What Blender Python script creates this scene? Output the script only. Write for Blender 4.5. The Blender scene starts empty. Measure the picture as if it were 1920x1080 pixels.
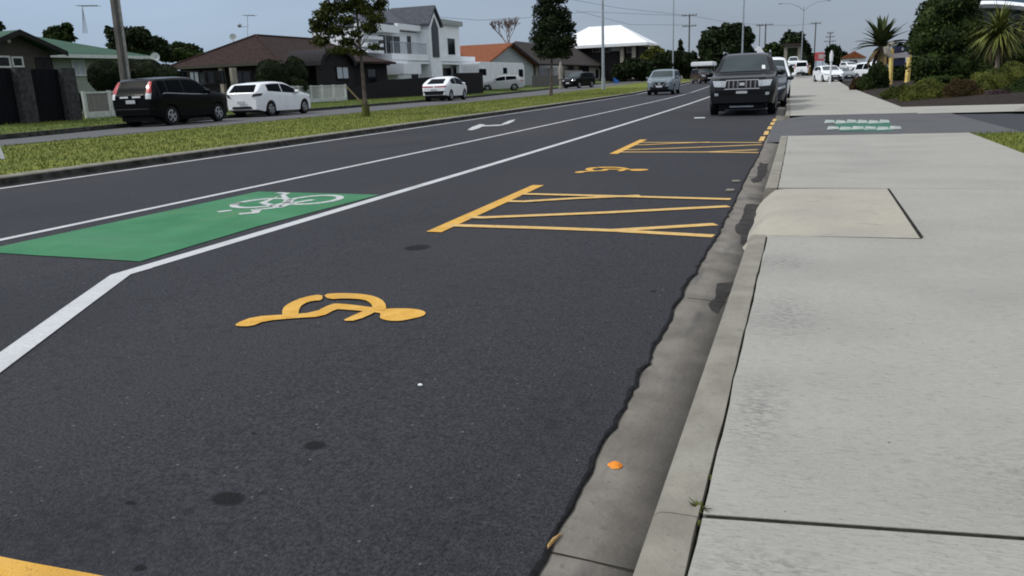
import bpy, bmesh, math, random
import numpy as np
from mathutils import Vector, Matrix
random.seed(7); rng = np.random.default_rng(7)
R = math.radians
S = bpy.context.scene
COL = S.collection

# ------------------------------------------------------------------ camera
F, PITCH, ROLL, YAW, CAMH = 1499.83, 0.25046, -0.03872, -0.35344, 1.19642
def _axes():
    cy, sy = math.cos(YAW), math.sin(YAW)
    f = Vector((sy*math.cos(PITCH), cy*math.cos(PITCH), -math.sin(PITCH)))
    rt = Vector((cy, -sy, 0)); up = rt.cross(f)
    c, s = math.cos(ROLL), math.sin(ROLL)
    return c*rt+s*up, -s*rt+c*up, f
RT, UP, FW = _axes()
CAM = Vector((0, 0, CAMH))
cd = bpy.data.cameras.new('camera'); cam = bpy.data.objects.new('camera', cd); COL.objects.link(cam)
cam.matrix_world = Matrix(((RT.x, UP.x, -FW.x, 0), (RT.y, UP.y, -FW.y, 0), (RT.z, UP.z, -FW.z, CAMH), (0, 0, 0, 1)))
cd.sensor_width = 36; cd.lens = F/1920*36; cd.clip_start = .05; cd.clip_end = 6000
S.camera = cam

# ------------------------------------------------------------------ sky and sun
SUN_EL = R(47)
w = bpy.data.worlds.new("World"); S.world = w; w.use_nodes = True
nt = w.node_tree; nt.nodes.clear()
out = nt.nodes.new('ShaderNodeOutputWorld'); bg = nt.nodes.new('ShaderNodeBackground')
sky = nt.nodes.new('ShaderNodeTexSky'); sky.sky_type = 'NISHITA'; sky.sun_disc = False
sky.sun_elevation = SUN_EL; sky.sun_rotation = R(-119); sky.dust_density = 2.0
tc = nt.nodes.new('ShaderNodeTexCoord'); sep = nt.nodes.new('ShaderNodeSeparateXYZ')
nt.links.new(tc.outputs['Generated'], sep.inputs[0])
cr = nt.nodes.new('ShaderNodeValToRGB'); e = cr.color_ramp.elements   # cloud layer by height above the horizon
e[0].position = 0.0; e[0].color = (.315, .365, .435, 1)
e[1].position = 1.0; e[1].color = (1.0, 1.03, 1.08, 1)
n_ = e.new(.06); n_.color = (.33, .39, .475, 1)
n_ = e.new(.16); n_.color = (.37, .445, .555, 1)
n_ = e.new(.45); n_.color = (.78, .83, .92, 1)
nt.links.new(sep.outputs['Z'], cr.inputs[0])
cn = nt.nodes.new('ShaderNodeTexNoise'); cn.inputs['Scale'].default_value = 3.2; cn.inputs['Detail'].default_value = 5
mp = nt.nodes.new('ShaderNodeMapping'); mp.inputs['Scale'].default_value = (1, 1, 4)
nt.links.new(tc.outputs['Generated'], mp.inputs[0]); nt.links.new(mp.outputs[0], cn.inputs['Vector'])
mr = nt.nodes.new('ShaderNodeMapRange'); mr.inputs['To Min'].default_value = .80; mr.inputs['To Max'].default_value = 1.2
nt.links.new(cn.outputs['Fac'], mr.inputs['Value'])
# thinner, bluer cloud towards the west (-X)
mx = nt.nodes.new('ShaderNodeMapRange'); mx.inputs['From Min'].default_value = -.1; mx.inputs['From Max'].default_value = -.75
nt.links.new(sep.outputs['X'], mx.inputs['Value'])
blue = nt.nodes.new('ShaderNodeMix'); blue.data_type = 'RGBA'; blue.blend_type = 'MULTIPLY'
blue.inputs['B'].default_value = (1.16, 1.27, 1.36, 1)
nt.links.new(mx.outputs[0], blue.inputs['Factor']); nt.links.new(cr.outputs[0], blue.inputs['A'])
vm = nt.nodes.new('ShaderNodeVectorMath'); vm.operation = 'MULTIPLY'
nt.links.new(blue.outputs['Result'], vm.inputs[0]); nt.links.new(mr.outputs[0], vm.inputs[1])
sc = nt.nodes.new('ShaderNodeVectorMath'); sc.operation = 'SCALE'; sc.inputs['Scale'].default_value = 10.0
nt.links.new(vm.outputs[0], sc.inputs[0])
mixc = nt.nodes.new('ShaderNodeMix'); mixc.data_type = 'RGBA'; mixc.inputs['Factor'].default_value = .9
nt.links.new(sky.outputs[0], mixc.inputs['A']); nt.links.new(sc.outputs[0], mixc.inputs['B'])
bg.inputs['Strength'].default_value = .1
nt.links.new(mixc.outputs['Result'], bg.inputs[0]); nt.links.new(bg.outputs[0], out.inputs[0])
sl = bpy.data.lights.new('sun', 'SUN'); sl.energy = 1.9; sl.angle = R(6); sl.color = (1, .95, .88)
so = bpy.data.objects.new('sun', sl); COL.objects.link(so)
so.rotation_euler = Vector((.875*math.cos(SUN_EL), .485*math.cos(SUN_EL), -math.sin(SUN_EL))).to_track_quat('-Z', 'Y').to_euler()
S.view_settings.view_transform = 'Standard'; S.view_settings.look = 'None'
S.view_settings.exposure = 0; S.view_settings.gamma = 1
S.render.filter_size = 1.9
try: S.cycles.filter_width = 1.9
except Exception: pass

# ------------------------------------------------------------------ where a line of sight meets the place
def ray(px, py): return RT*((px-960)/F) - UP*((py-540)/F) + FW
def G(px, py, z=0.):
    d = ray(px, py); return CAM + d*((z-CAMH)/d.z)
def PX(px, py, X):
    d = ray(px, py); return CAM + d*(X/d.x)
def PD(px, py, D): return CAM + ray(px, py)*D
def bend(y):
    if y <= 0: return 0.
    return -.342*(y/30)**2 if y < 60 else -1.368-.0456*(y-60)
def rise(y): return 0. if y < 60 else min(.72, .008*(y-60))
def lerp(pts, x):
    if x <= pts[0][0]: return pts[0][1]
    for (a, va), (b, vb) in zip(pts, pts[1:]):
        if x <= b: return va+(vb-va)*(x-a)/(b-a)
    return pts[-1][1]

# ------------------------------------------------------------------ materials
def mat(name, c1, c2=None, rough=.7, scale=8, bump=0., bscale=None, stretch=(1, 1, 1), detail=4, spec=.14, coat=0, metal=0, lo=.35, hi=.65, island=0):
    m = bpy.data.materials.new(name); m.use_nodes = True; t = m.node_tree; p = t.nodes['Principled BSDF']
    p.inputs['Roughness'].default_value = rough; p.inputs['Specular IOR Level'].default_value = spec
    p.inputs['Coat Weight'].default_value = coat; p.inputs['Coat Roughness'].default_value = .08; p.inputs['Metallic'].default_value = metal
    col = lambda c: (c[0], c[1], c[2], 1)
    p.inputs['Base Color'].default_value = col(c1)
    co = t.nodes.new('ShaderNodeTexCoord'); mp = t.nodes.new('ShaderNodeMapping'); mp.inputs['Scale'].default_value = stretch
    t.links.new(co.outputs['Object'], mp.inputs[0])
    if c2:
        n = t.nodes.new('ShaderNodeTexNoise'); n.inputs['Scale'].default_value = scale; n.inputs['Detail'].default_value = detail
        t.links.new(mp.outputs[0], n.inputs['Vector'])
        r = t.nodes.new('ShaderNodeMapRange'); r.inputs['From Min'].default_value = lo; r.inputs['From Max'].default_value = hi
        t.links.new(n.outputs['Fac'], r.inputs['Value'])
        x = t.nodes.new('ShaderNodeMix'); x.data_type = 'RGBA'; x.inputs['A'].default_value = col(c1); x.inputs['B'].default_value = col(c2)
        fac = r.outputs[0]
        if island:
            g = t.nodes.new('ShaderNodeNewGeometry'); a = t.nodes.new('ShaderNodeMath'); a.operation = 'MULTIPLY_ADD'
            a.inputs[1].default_value = island; t.links.new(g.outputs['Random Per Island'], a.inputs[0]); t.links.new(r.outputs[0], a.inputs[2])
            b = t.nodes.new('ShaderNodeMath'); b.operation = 'SUBTRACT'; b.inputs[1].default_value = island/2; b.use_clamp = True
            t.links.new(a.outputs[0], b.inputs[0]); fac = b.outputs[0]
        t.links.new(fac, x.inputs['Factor']); t.links.new(x.outputs['Result'], p.inputs['Base Color'])
    if bump:
        n = t.nodes.new('ShaderNodeTexNoise'); n.inputs['Scale'].default_value = bscale or scale*4; n.inputs['Detail'].default_value = 3
        t.links.new(mp.outputs[0], n.inputs['Vector'])
        b = t.nodes.new('ShaderNodeBump'); b.inputs['Strength'].default_value = bump; b.inputs['Distance'].default_value = .02
        t.links.new(n.outputs['Fac'], b.inputs['Height']); t.links.new(b.outputs[0], p.inputs['Normal'])
    return m
def overlay(m, c, scale, lo, hi, amount=1., stretch=(1, 1, 1), detail=3, voronoi=False):
    """mix another colour over a material where a noise (or speckle) is high: stains, grit"""
    t = m.node_tree; p = t.nodes['Principled BSDF']; s = p.inputs['Base Color']
    co = t.nodes.new('ShaderNodeTexCoord'); mp = t.nodes.new('ShaderNodeMapping'); mp.inputs['Scale'].default_value = stretch
    t.links.new(co.outputs['Object'], mp.inputs[0])
    if voronoi:
        n = t.nodes.new('ShaderNodeTexVoronoi'); n.inputs['Scale'].default_value = scale; o = n.outputs['Distance']
    else:
        n = t.nodes.new('ShaderNodeTexNoise'); n.inputs['Scale'].default_value = scale; n.inputs['Detail'].default_value = detail; o = n.outputs['Fac']
    t.links.new(mp.outputs[0], n.inputs['Vector'])
    r = t.nodes.new('ShaderNodeMapRange'); r.inputs['From Min'].default_value = lo; r.inputs['From Max'].default_value = hi; r.inputs['To Max'].default_value = amount
    t.links.new(o, r.inputs['Value'])
    x = t.nodes.new('ShaderNodeMix'); x.data_type = 'RGBA'; x.inputs['B'].default_value = (c[0], c[1], c[2], 1)
    if s.is_linked: t.links.new(s.links[0].from_socket, x.inputs['A'])
    else: x.inputs['A'].default_value = s.default_value
    t.links.new(r.outputs[0], x.inputs['Factor']); t.links.new(x.outputs['Result'], s)
    return m

def spots(m, c, centres, amount=.6, scale=14, lo=.42, hi=.62, stretch=(1, 1, 1), soft=.9):
    """stains that lie at given places: noise masked by distance from each centre (x, y, rx, ry)"""
    t = m.node_tree; p = t.nodes['Principled BSDF']; s = p.inputs['Base Color']; co = t.nodes.new('ShaderNodeTexCoord'); acc = None
    n = t.nodes.new('ShaderNodeTexNoise'); n.inputs['Scale'].default_value = scale; n.inputs['Detail'].default_value = 8
    mq = t.nodes.new('ShaderNodeMapping'); mq.inputs['Scale'].default_value = stretch; t.links.new(co.outputs['Object'], mq.inputs[0]); t.links.new(mq.outputs[0], n.inputs['Vector'])
    for x, y, rx, ry in centres:
        mp = t.nodes.new('ShaderNodeMapping'); mp.inputs['Location'].default_value = (-x/rx, -y/ry, 0); mp.inputs['Scale'].default_value = (1/rx, 1/ry, 0)
        t.links.new(co.outputs['Object'], mp.inputs[0]); l = t.nodes.new('ShaderNodeVectorMath'); l.operation = 'LENGTH'; t.links.new(mp.outputs[0], l.inputs[0])
        f = t.nodes.new('ShaderNodeMapRange'); f.inputs['From Min'].default_value = 1; f.inputs['From Max'].default_value = 1-soft; t.links.new(l.outputs['Value'], f.inputs['Value'])
        if acc is None: acc = f.outputs[0]
        else:
            a = t.nodes.new('ShaderNodeMath'); a.operation = 'MAXIMUM'; t.links.new(acc, a.inputs[0]); t.links.new(f.outputs[0], a.inputs[1]); acc = a.outputs[0]
    r = t.nodes.new('ShaderNodeMapRange'); r.inputs['From Min'].default_value = lo; r.inputs['From Max'].default_value = hi; r.inputs['To Max'].default_value = amount; t.links.new(n.outputs['Fac'], r.inputs['Value'])
    k = t.nodes.new('ShaderNodeMath'); k.operation = 'MULTIPLY'; t.links.new(acc, k.inputs[0]); t.links.new(r.outputs[0], k.inputs[1])
    x = t.nodes.new('ShaderNodeMix'); x.data_type = 'RGBA'; x.inputs['B'].default_value = (c[0], c[1], c[2], 1)
    t.links.new(s.links[0].from_socket, x.inputs['A']); t.links.new(k.outputs[0], x.inputs['Factor']); t.links.new(x.outputs['Result'], s)
    return m
def side_dirt(m, c, x0, x1, amount, wander):
    """dirt settled along one side of a strip (object x from x0 clean to x1 dirty), with a wandering edge"""
    t = m.node_tree; p = t.nodes['Principled BSDF']; s = p.inputs['Base Color']; co = t.nodes.new('ShaderNodeTexCoord'); sp = t.nodes.new('ShaderNodeSeparateXYZ'); t.links.new(co.outputs['Object'], sp.inputs[0])
    n = t.nodes.new('ShaderNodeTexNoise'); n.inputs['Scale'].default_value = 2.2; n.inputs['Detail'].default_value = 9; t.links.new(co.outputs['Object'], n.inputs['Vector'])
    a = t.nodes.new('ShaderNodeMath'); a.operation = 'MULTIPLY_ADD'; a.inputs[1].default_value = wander; t.links.new(n.outputs['Fac'], a.inputs[0]); t.links.new(sp.outputs['X'], a.inputs[2])
    r = t.nodes.new('ShaderNodeMapRange'); r.inputs['From Min'].default_value = x0+wander/2; r.inputs['From Max'].default_value = x1+wander/2; r.inputs['To Max'].default_value = amount; t.links.new(a.outputs[0], r.inputs['Value'])
    x = t.nodes.new('ShaderNodeMix'); x.data_type = 'RGBA'; x.inputs['B'].default_value = (c[0], c[1], c[2], 1)
    t.links.new(s.links[0].from_socket, x.inputs['A']); t.links.new(r.outputs[0], x.inputs['Factor']); t.links.new(x.outputs['Result'], s)
    return m
def chips(m, c, scale, radius, keep, amount):
    """sparse stone chips: voronoi dots, only where the cell's random value exceeds keep"""
    t = m.node_tree; p = t.nodes['Principled BSDF']; s = p.inputs['Base Color']; co = t.nodes.new('ShaderNodeTexCoord')
    v = t.nodes.new('ShaderNodeTexVoronoi'); v.inputs['Scale'].default_value = scale; t.links.new(co.outputs['Object'], v.inputs['Vector'])
    a = t.nodes.new('ShaderNodeMath'); a.operation = 'LESS_THAN'; a.inputs[1].default_value = radius; t.links.new(v.outputs['Distance'], a.inputs[0])
    sp = t.nodes.new('ShaderNodeSeparateXYZ'); t.links.new(v.outputs['Color'], sp.inputs[0]); b = t.nodes.new('ShaderNodeMath'); b.operation = 'GREATER_THAN'; b.inputs[1].default_value = keep; t.links.new(sp.outputs['X'], b.inputs[0])
    k = t.nodes.new('ShaderNodeMath'); k.operation = 'MULTIPLY'; t.links.new(a.outputs[0], k.inputs[0]); t.links.new(b.outputs[0], k.inputs[1])
    d = t.nodes.new('ShaderNodeMath'); d.operation = 'MULTIPLY'; d.inputs[1].default_value = amount; t.links.new(k.outputs[0], d.inputs[0])
    x = t.nodes.new('ShaderNodeMix'); x.data_type = 'RGBA'; x.inputs['B'].default_value = (c[0], c[1], c[2], 1)
    t.links.new(s.links[0].from_socket, x.inputs['A']); t.links.new(d.outputs[0], x.inputs['Factor']); t.links.new(x.outputs['Result'], s)
    return m
M = {}
M['asphalt'] = mat('asphalt', (.019, .0195, .024), (.064, .064, .073), .9, 75, .7, 130, detail=7, spec=.2, lo=.3, hi=.7)
overlay(M['asphalt'], (.03, .031, .036), .55, .5, .75, .6); overlay(M['asphalt'], (.075, .073, .07), .35, .55, .8, .35, (1, .25, 1))
chips(M['asphalt'], (.22, .215, .2), 34, .16, .93, .6); chips(M['asphalt'], (.35, .34, .32), 11, .05, .9, .7); overlay(M['asphalt'], (.02, .02, .022), 14, .58, .72, .5)
M['old_asphalt'] = mat('old_asphalt', (.09, .092, .096), (.13, .13, .132), .85, 30, .3, 120); overlay(M['old_asphalt'], (.16, .16, .16), .5, .5, .75, .6)
M['drive_asphalt'] = mat('drive_asphalt', (.085, .087, .09), (.12, .12, .124), .85, 40, .3, 120); overlay(M['drive_asphalt'], (.07, .07, .075), .6, .5, .7, .6)
M['dark_asphalt'] = mat('dark_asphalt', (.042, .044, .05), (.06, .062, .068), .85, 40, .3, 120)
M['concrete'] = mat('concrete', (.315, .305, .270), (.395, .384, .344), .85, 9, .3, 70, stretch=(2.2, 16, 1), detail=10, lo=.3, hi=.7, spec=.2)
overlay(M['concrete'], (.40, .39, .355), 3.2, .5, .75, .35, (1, 1, 1), 8)
overlay(M['concrete'], (.235, .228, .208), 1.1, .45, .75, .55, (.7, 1.2, 1), 8); overlay(M['concrete'], (.17, .166, .16), 30, .56, .74, .45, (.8, 2.2, 1), 8)
overlay(M['concrete'], (.43, .42, .39), 70, .58, .75, .5, (1, 1.6, 1), 3); overlay(M['concrete'], (.19, .185, .175), 90, .58, .72, .6, (.8, 1.5, 1), 3)
spots(M['concrete'], (.085, .083, .085), [(-.02, 1.66, .22, .16), (.55, 1.5, .35, .2), (-.05, 3.75, .2, .5), (-.1, 2.6, .12, .5), (.75, 2.3, .4, .35), (-.08, 4.9, .25, .25)], .55, 40, .43, .68, (1, 1.7, 1))
chips(M['concrete'], (.08, .08, .08), 14, .07, .86, .8)
M['kerb'] = mat('kerb', (.205, .19, .157), (.272, .255, .212), .8, 6, .25, 60, detail=7); overlay(M['kerb'], (.17, .165, .15), 14, .6, .75, .6, (1, .6, 1)); overlay(M['kerb'], (.32, .31, .28), 3, .6, .75, .4); overlay(M['kerb'], (.13, .125, .11), 60, .62, .75, .5)
M['channel'] = mat('channel', (.14, .127, .11), (.205, .187, .162), .8, 5, .25, 50, detail=7); overlay(M['channel'], (.075, .072, .07), 3, .55, .72, .7, (3, .7, 1), 6); overlay(M['channel'], (.23, .22, .195), 2.2, .6, .75, .4, (2, .6, 1)); overlay(M['channel'], (.07, .066, .06), 50, .62, .75, .5)
side_dirt(M['channel'], (.045, .041, .038), -.50, -.34, .9, .17)
M['damp'] = mat('damp_concrete', (.03, .0275, .027), (.05, .046, .044), .9, 9, detail=8)
M['stain'] = mat('weathered_concrete', (.235, .228, .205), (.28, .27, .245), .85, 6)
M['kerb_shade'] = mat('shaded_kerb_face', (.018, .018, .016), (.06, .058, .052), .9, 6, .4, 30, detail=7)  # dirty concrete with the kerb sides' shade put into its colour
M['dirt'] = mat('joint_dirt', (.012, .012, .01), (.03, .028, .02), .95, 30)
M['tar'] = mat('tar_edge', (.008, .008, .009), (.017, .017, .018), .9, 40)
M['buff'] = mat('buff_concrete', (.36, .333, .272), (.41, .382, .318), .85, 9, .12, 90, stretch=(1.4, 6, 1), detail=9); overlay(M['buff'], (.29, .275, .24), 1.4, .4, .7, .7); overlay(M['buff'], (.22, .2, .17), 70, .6, .74, .5); overlay(M['buff'], (.2, .19, .17), 6, .6, .75, .4)
M['white_paint'] = mat('white_road_paint', (.50, .51, .515), (.57, .58, .585), .7, 30, .2, 140, detail=9); overlay(M['white_paint'], (.2, .2, .21), 90, .58, .72, .6); overlay(M['white_paint'], (.38, .38, .38), 2, .5, .7, .6)
M['worn_white'] = mat('worn_white_paint', (.45, .46, .46), (.58, .6, .58), .65, 18, .2, 140, detail=7); overlay(M['worn_white'], (.2, .21, .2), 25, .5, .7, .7)
M['yellow_paint'] = mat('yellow_road_paint', (.62, .33, .045), (.74, .43, .09), .6, 10, .3, 140, detail=7); overlay(M['yellow_paint'], (.2, .115, .03), 90, .57, .72, .65); overlay(M['yellow_paint'], (.48, .27, .06), 5, .5, .7, .6)
M['pale_yellow'] = mat('worn_yellow_paint', (.58, .35, .10), (.66, .45, .18), .65, 14, .2, 140, detail=7); overlay(M['pale_yellow'], (.2, .15, .08), 40, .58, .75, .6)
M['faded_green'] = mat('faded_green_paint', (.03, .13, .085), (.06, .16, .11), .8, 5, detail=8)
M['faded_white'] = mat('faded_white_paint', (.22, .26, .24), (.46, .50, .47), .8, 5, detail=8)
M['green_paint'] = mat('green_cycle_paint', (.035, .17, .075), (.062, .225, .105), .75, 1.6, .3, 140, detail=8); overlay(M['green_paint'], (.10, .20, .10), 2.5, .55, .75, .6, (1, .4, 1), 7); overlay(M['green_paint'], (.025, .08, .045), 90, .56, .72, .6); overlay(M['green_paint'], (.085, .20, .125), 1.3, .5, .72, .5, (.5, 2, 1), 8)
M['grass_soil'] = mat('grass_soil', (.10, .125, .022), (.17, .185, .035), .95, 2.5, .8, 25, detail=8); overlay(M['grass_soil'], (.23, .21, .06), 1.1, .55, .75, .6); overlay(M['grass_soil'], (.07, .095, .02), 6, .55, .72, .5)
M['grass'] = mat('grass_blades', (.095, .125, .024), (.15, .168, .036), .8, .7, island=.4, spec=.12)
M['dark_grass'] = mat('verge_soil', (.05, .08, .016), (.11, .14, .03), .95, 2, .6, 25, detail=8)
M['mulch'] = mat('mulch', (.016, .012, .010), (.042, .031, .025), .95, 14, .8, 50, detail=8)
M['ground'] = mat('ground', (.07, .085, .035), (.12, .12, .06), .95, .2, detail=6)
M['paver'] = mat('paver', (.22, .2, .18), (.32, .3, .27), .85, 12)
# trees and plants
M['bark'] = mat('bark', (.055, .045, .036), (.12, .1, .085), .9, 12, .6, 30, (1, 1, .3))
M['pale_bark'] = mat('pale_bark', (.13, .115, .095), (.24, .21, .18), .9, 12, .6, 30, (1, 1, .3))
M['leaf_dark'] = mat('leaf_dark', (.005, .010, .003), (.024, .038, .011), .6, 1.2, island=.8, spec=.12)
M['leaf_mid'] = mat('leaf_mid', (.008, .017, .004), (.042, .065, .014), .6, 1.2, island=.8, spec=.12)
M['leaf_olive'] = mat('leaf_olive', (.010, .017, .004), (.075, .085, .018), .6, 1.0, island=.9, spec=.12)
M['leaf_hedge'] = mat('leaf_hedge', (.009, .014, .006), (.03, .042, .016), .7, 2, island=.7, spec=.12)
M['leaf_moss'] = mat('leaf_moss', (.034, .046, .008), (.125, .135, .028), .8, 1.4, island=.7, spec=.12)
M['leaf_brown'] = mat('leaf_brown', (.03, .021, .009), (.09, .062, .024), .8, 2, island=.7, spec=.12)
M['leaf_purple'] = mat('leaf_purple', (.035, .022, .027), (.10, .07, .075), .8, 3, island=.7, spec=.12)
M['leaf_red'] = mat('leaf_red', (.03, .018, .01), (.085, .05, .022), .8, 2, island=.7, spec=.12)
M['twig'] = mat('bare_twig', (.16, .12, .115), (.26, .2, .19), .9, 4)
M['frond_green'] = mat('frond_green', (.055, .08, .018), (.2, .21, .055), .6, 2, island=.8, spec=.12)
M['frond_dark'] = mat('frond_dark', (.022, .034, .012), (.08, .10, .036), .6, 2, island=.7, spec=.12)
M['frond_dead'] = mat('frond_dead', (.10, .075, .035), (.2, .15, .075), .8, 4, island=.7)
# buildings
M['roof_green'] = mat('green_roof', (.018, .062, .032), (.027, .085, .045), .6, 3, .15, 12, (1, .15, 1))
M['roof_brown'] = mat('brown_tile_roof', (.022, .0125, .0105), (.045, .027, .023), .85, 5, .5, 9, detail=6)
M['roof_orange'] = mat('terracotta_tile_roof', (.16, .052, .022), (.25, .088, .04), .85, 4, .4, 9, detail=6)
M['roof_grey'] = mat('grey_roof', (.05, .055, .07), (.085, .09, .105), .6, 4, .2, 9)
M['roof_taupe'] = mat('taupe_tile_roof', (.03, .024, .022), (.055, .046, .042), .85, 4, .4, 9)
M['roof_white'] = mat('white_metal_roof', (.82, .84, .85), (.9, .91, .92), .45, 1.5)
M['wall_pale'] = mat('pale_green_weatherboard', (.25, .28, .24), (.31, .34, .29), .8, 3, .3, 10, (.1, .1, 6))
M['wall_taupe'] = mat('taupe_brick', (.06, .056, .047), (.085, .078, .065), .85, 20, .2)
M['wall_dark'] = mat('dark_brick', (.012, .011, .012), (.026, .024, .025), .9, 14, .3)
M['wall_char'] = mat('charcoal_wall', (.018, .016, .018), (.028, .026, .028), .85, 6, .2)
M['wall_white'] = mat('white_render', (.80, .82, .85), (.86, .88, .9), .7, 2)
M['wall_grey'] = mat('pale_grey_weatherboard', (.30, .32, .32), (.38, .4, .4), .8, 3, .2, 8, (.1, .1, 6))
M['wall_beige'] = mat('beige_wall', (.27, .24, .2), (.34, .31, .26), .8, 3)
M['trim'] = mat('white_trim', (.50, .53, .50), (.6, .63, .6), .6, 5)
M['glass'] = mat('window_glass', (.006, .007, .01), None, .08, spec=.3)
M['curtain'] = mat('net_curtain', (.36, .4, .44), (.5, .54, .58), .8, 8, stretch=(8, 8, .5))
M['grey_curtain'] = mat('grey_curtain', (.06, .065, .075), (.10, .105, .12), .8, 8, stretch=(8, 8, .5)); M['blue_glass'] = mat('blue_glass', (.02, .05, .09), (.05, .11, .17), .12, .7, spec=.6)
M['fence_black'] = mat('black_fence', (.003, .003, .005), (.007, .007, .01), .8, 5, .3, 8, (1, 6, .2))
M['stone'] = mat('stone_pillar', (.032, .032, .034), (.068, .068, .067), .9, 7, .6, 12)
M['fence_white'] = mat('white_fence', (.46, .49, .46), (.58, .6, .57), .7, 5)
M['fence_grey'] = mat('grey_timber_fence', (.1, .095, .09), (.17, .16, .155), .9, 3, .3, 20, (1, 8, .3))
M['fence_pale'] = mat('pale_panel_fence', (.2, .2, .195), (.28, .28, .27), .85, 3, .2, 20, (1, 8, .3))
M['galv'] = mat('galvanised_steel', (.30, .33, .36), (.40, .43, .46), .5, 6, metal=.3)
M['pole_conc'] = mat('pole_concrete', (.27, .26, .25), (.36, .35, .33), .85, 6, .2, 40)
M['timber_and_shade'] = mat('timber_and_pole_shade', (.10, .095, .09), (.17, .16, .15), .9, 6, .3, 30, (1, 1, .2))  # timber poles, and the painted shade on the concrete pole's shaft
M['dark_metal'] = mat('dark_metal', (.035, .036, .04), (.06, .06, .065), .5, 6)
M['timber'] = mat('timber_stake', (.24, .18, .10), (.36, .28, .17), .85, 6, .3, 30, (1, 1, .2))
M['yellow_post'] = mat('yellow_post', (.52, .38, .11), (.64, .49, .17), .7, 4)
M['navy'] = mat('navy_sign', (.018, .022, .06), (.03, .034, .08), .5, 6)
M['sign_pale'] = mat('pale_sign', (.44, .38, .40), (.55, .5, .5), .6, 6)
M['white'] = mat('white_plastic', (.68, .7, .72), (.78, .8, .82), .5, 6)
M['orange'] = mat('orange_peel', (.72, .22, .025), (.85, .33, .05), .6, 40, .3, 200)
M['blue_bin'] = mat('blue_plastic', (.03, .12, .38), (.05, .17, .48), .5, 4)
M['red_sign'] = mat('red_sign', (.45, .06, .07), (.6, .16, .17), .5, 4)
M['shop_yellow'] = mat('yellow_shop', (.55, .3, .03), (.68, .4, .06), .6, 4)
M['leaf_litter'] = mat('dry_leaf', (.3, .18, .06), (.42, .28, .12), .8, 30)
# vehicles
def paint(n, c, c2=None, rough=.28, metal=0, spec=.25, coat=.22): return mat(n, c, c2 or tuple(v*1.12 for v in c), rough, 1.5, coat=coat, metal=metal, spec=spec)
M['p_black'] = paint('black_paint', (.0025, .0025, .004), spec=.08, coat=.12); M['p_brown'] = paint('dark_bronze_paint', (.006, .0062, .0078), (.008, .0082, .010), spec=.12, coat=.22)
M['p_white'] = paint('white_paint', (.78, .80, .82)); M['p_steel'] = paint('blue_grey_paint', (.15, .19, .22), (.17, .21, .24))
M['p_silver'] = paint('silver_paint', (.42, .43, .44)); M['p_navy'] = paint('navy_paint', (.014, .02, .03)); M['p_maroon'] = paint('maroon_paint', (.045, .03, .033))
M['p_grey'] = paint('grey_paint', (.2, .22, .23))
M['tyre'] = mat('tyre_rubber', (.010, .010, .011), (.018, .018, .018), .85, 20)
M['rim'] = mat('alloy_rim', (.34, .35, .37), (.44, .45, .47), .35, 10, metal=.5)
M['car_glass'] = mat('car_glass', (.004, .006, .008), None, .3, spec=.012); M['wind_glass'] = mat('windscreen_glass', (.022, .034, .038), (.045, .064, .069), .05, .8, spec=.35)
M['chrome'] = mat('chrome', (.34, .35, .37), None, .3, metal=.6); M['black_trim'] = mat('black_trim', (.010, .010, .012), None, .6)
M['lamp'] = mat('headlight_lens', (.26, .29, .32), (.40, .44, .47), .12, 20, spec=.7, coat=.6); M['tail'] = mat('tail_light', (.36, .015, .02), (.48, .03, .035), .2, 20, coat=.6)
M['bar'] = mat('grille_bar', (.12, .125, .135), None, .4, metal=.3); M['plate'] = mat('number_plate', (.42, .44, .46), (.5, .52, .54), .5, 20)

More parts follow.
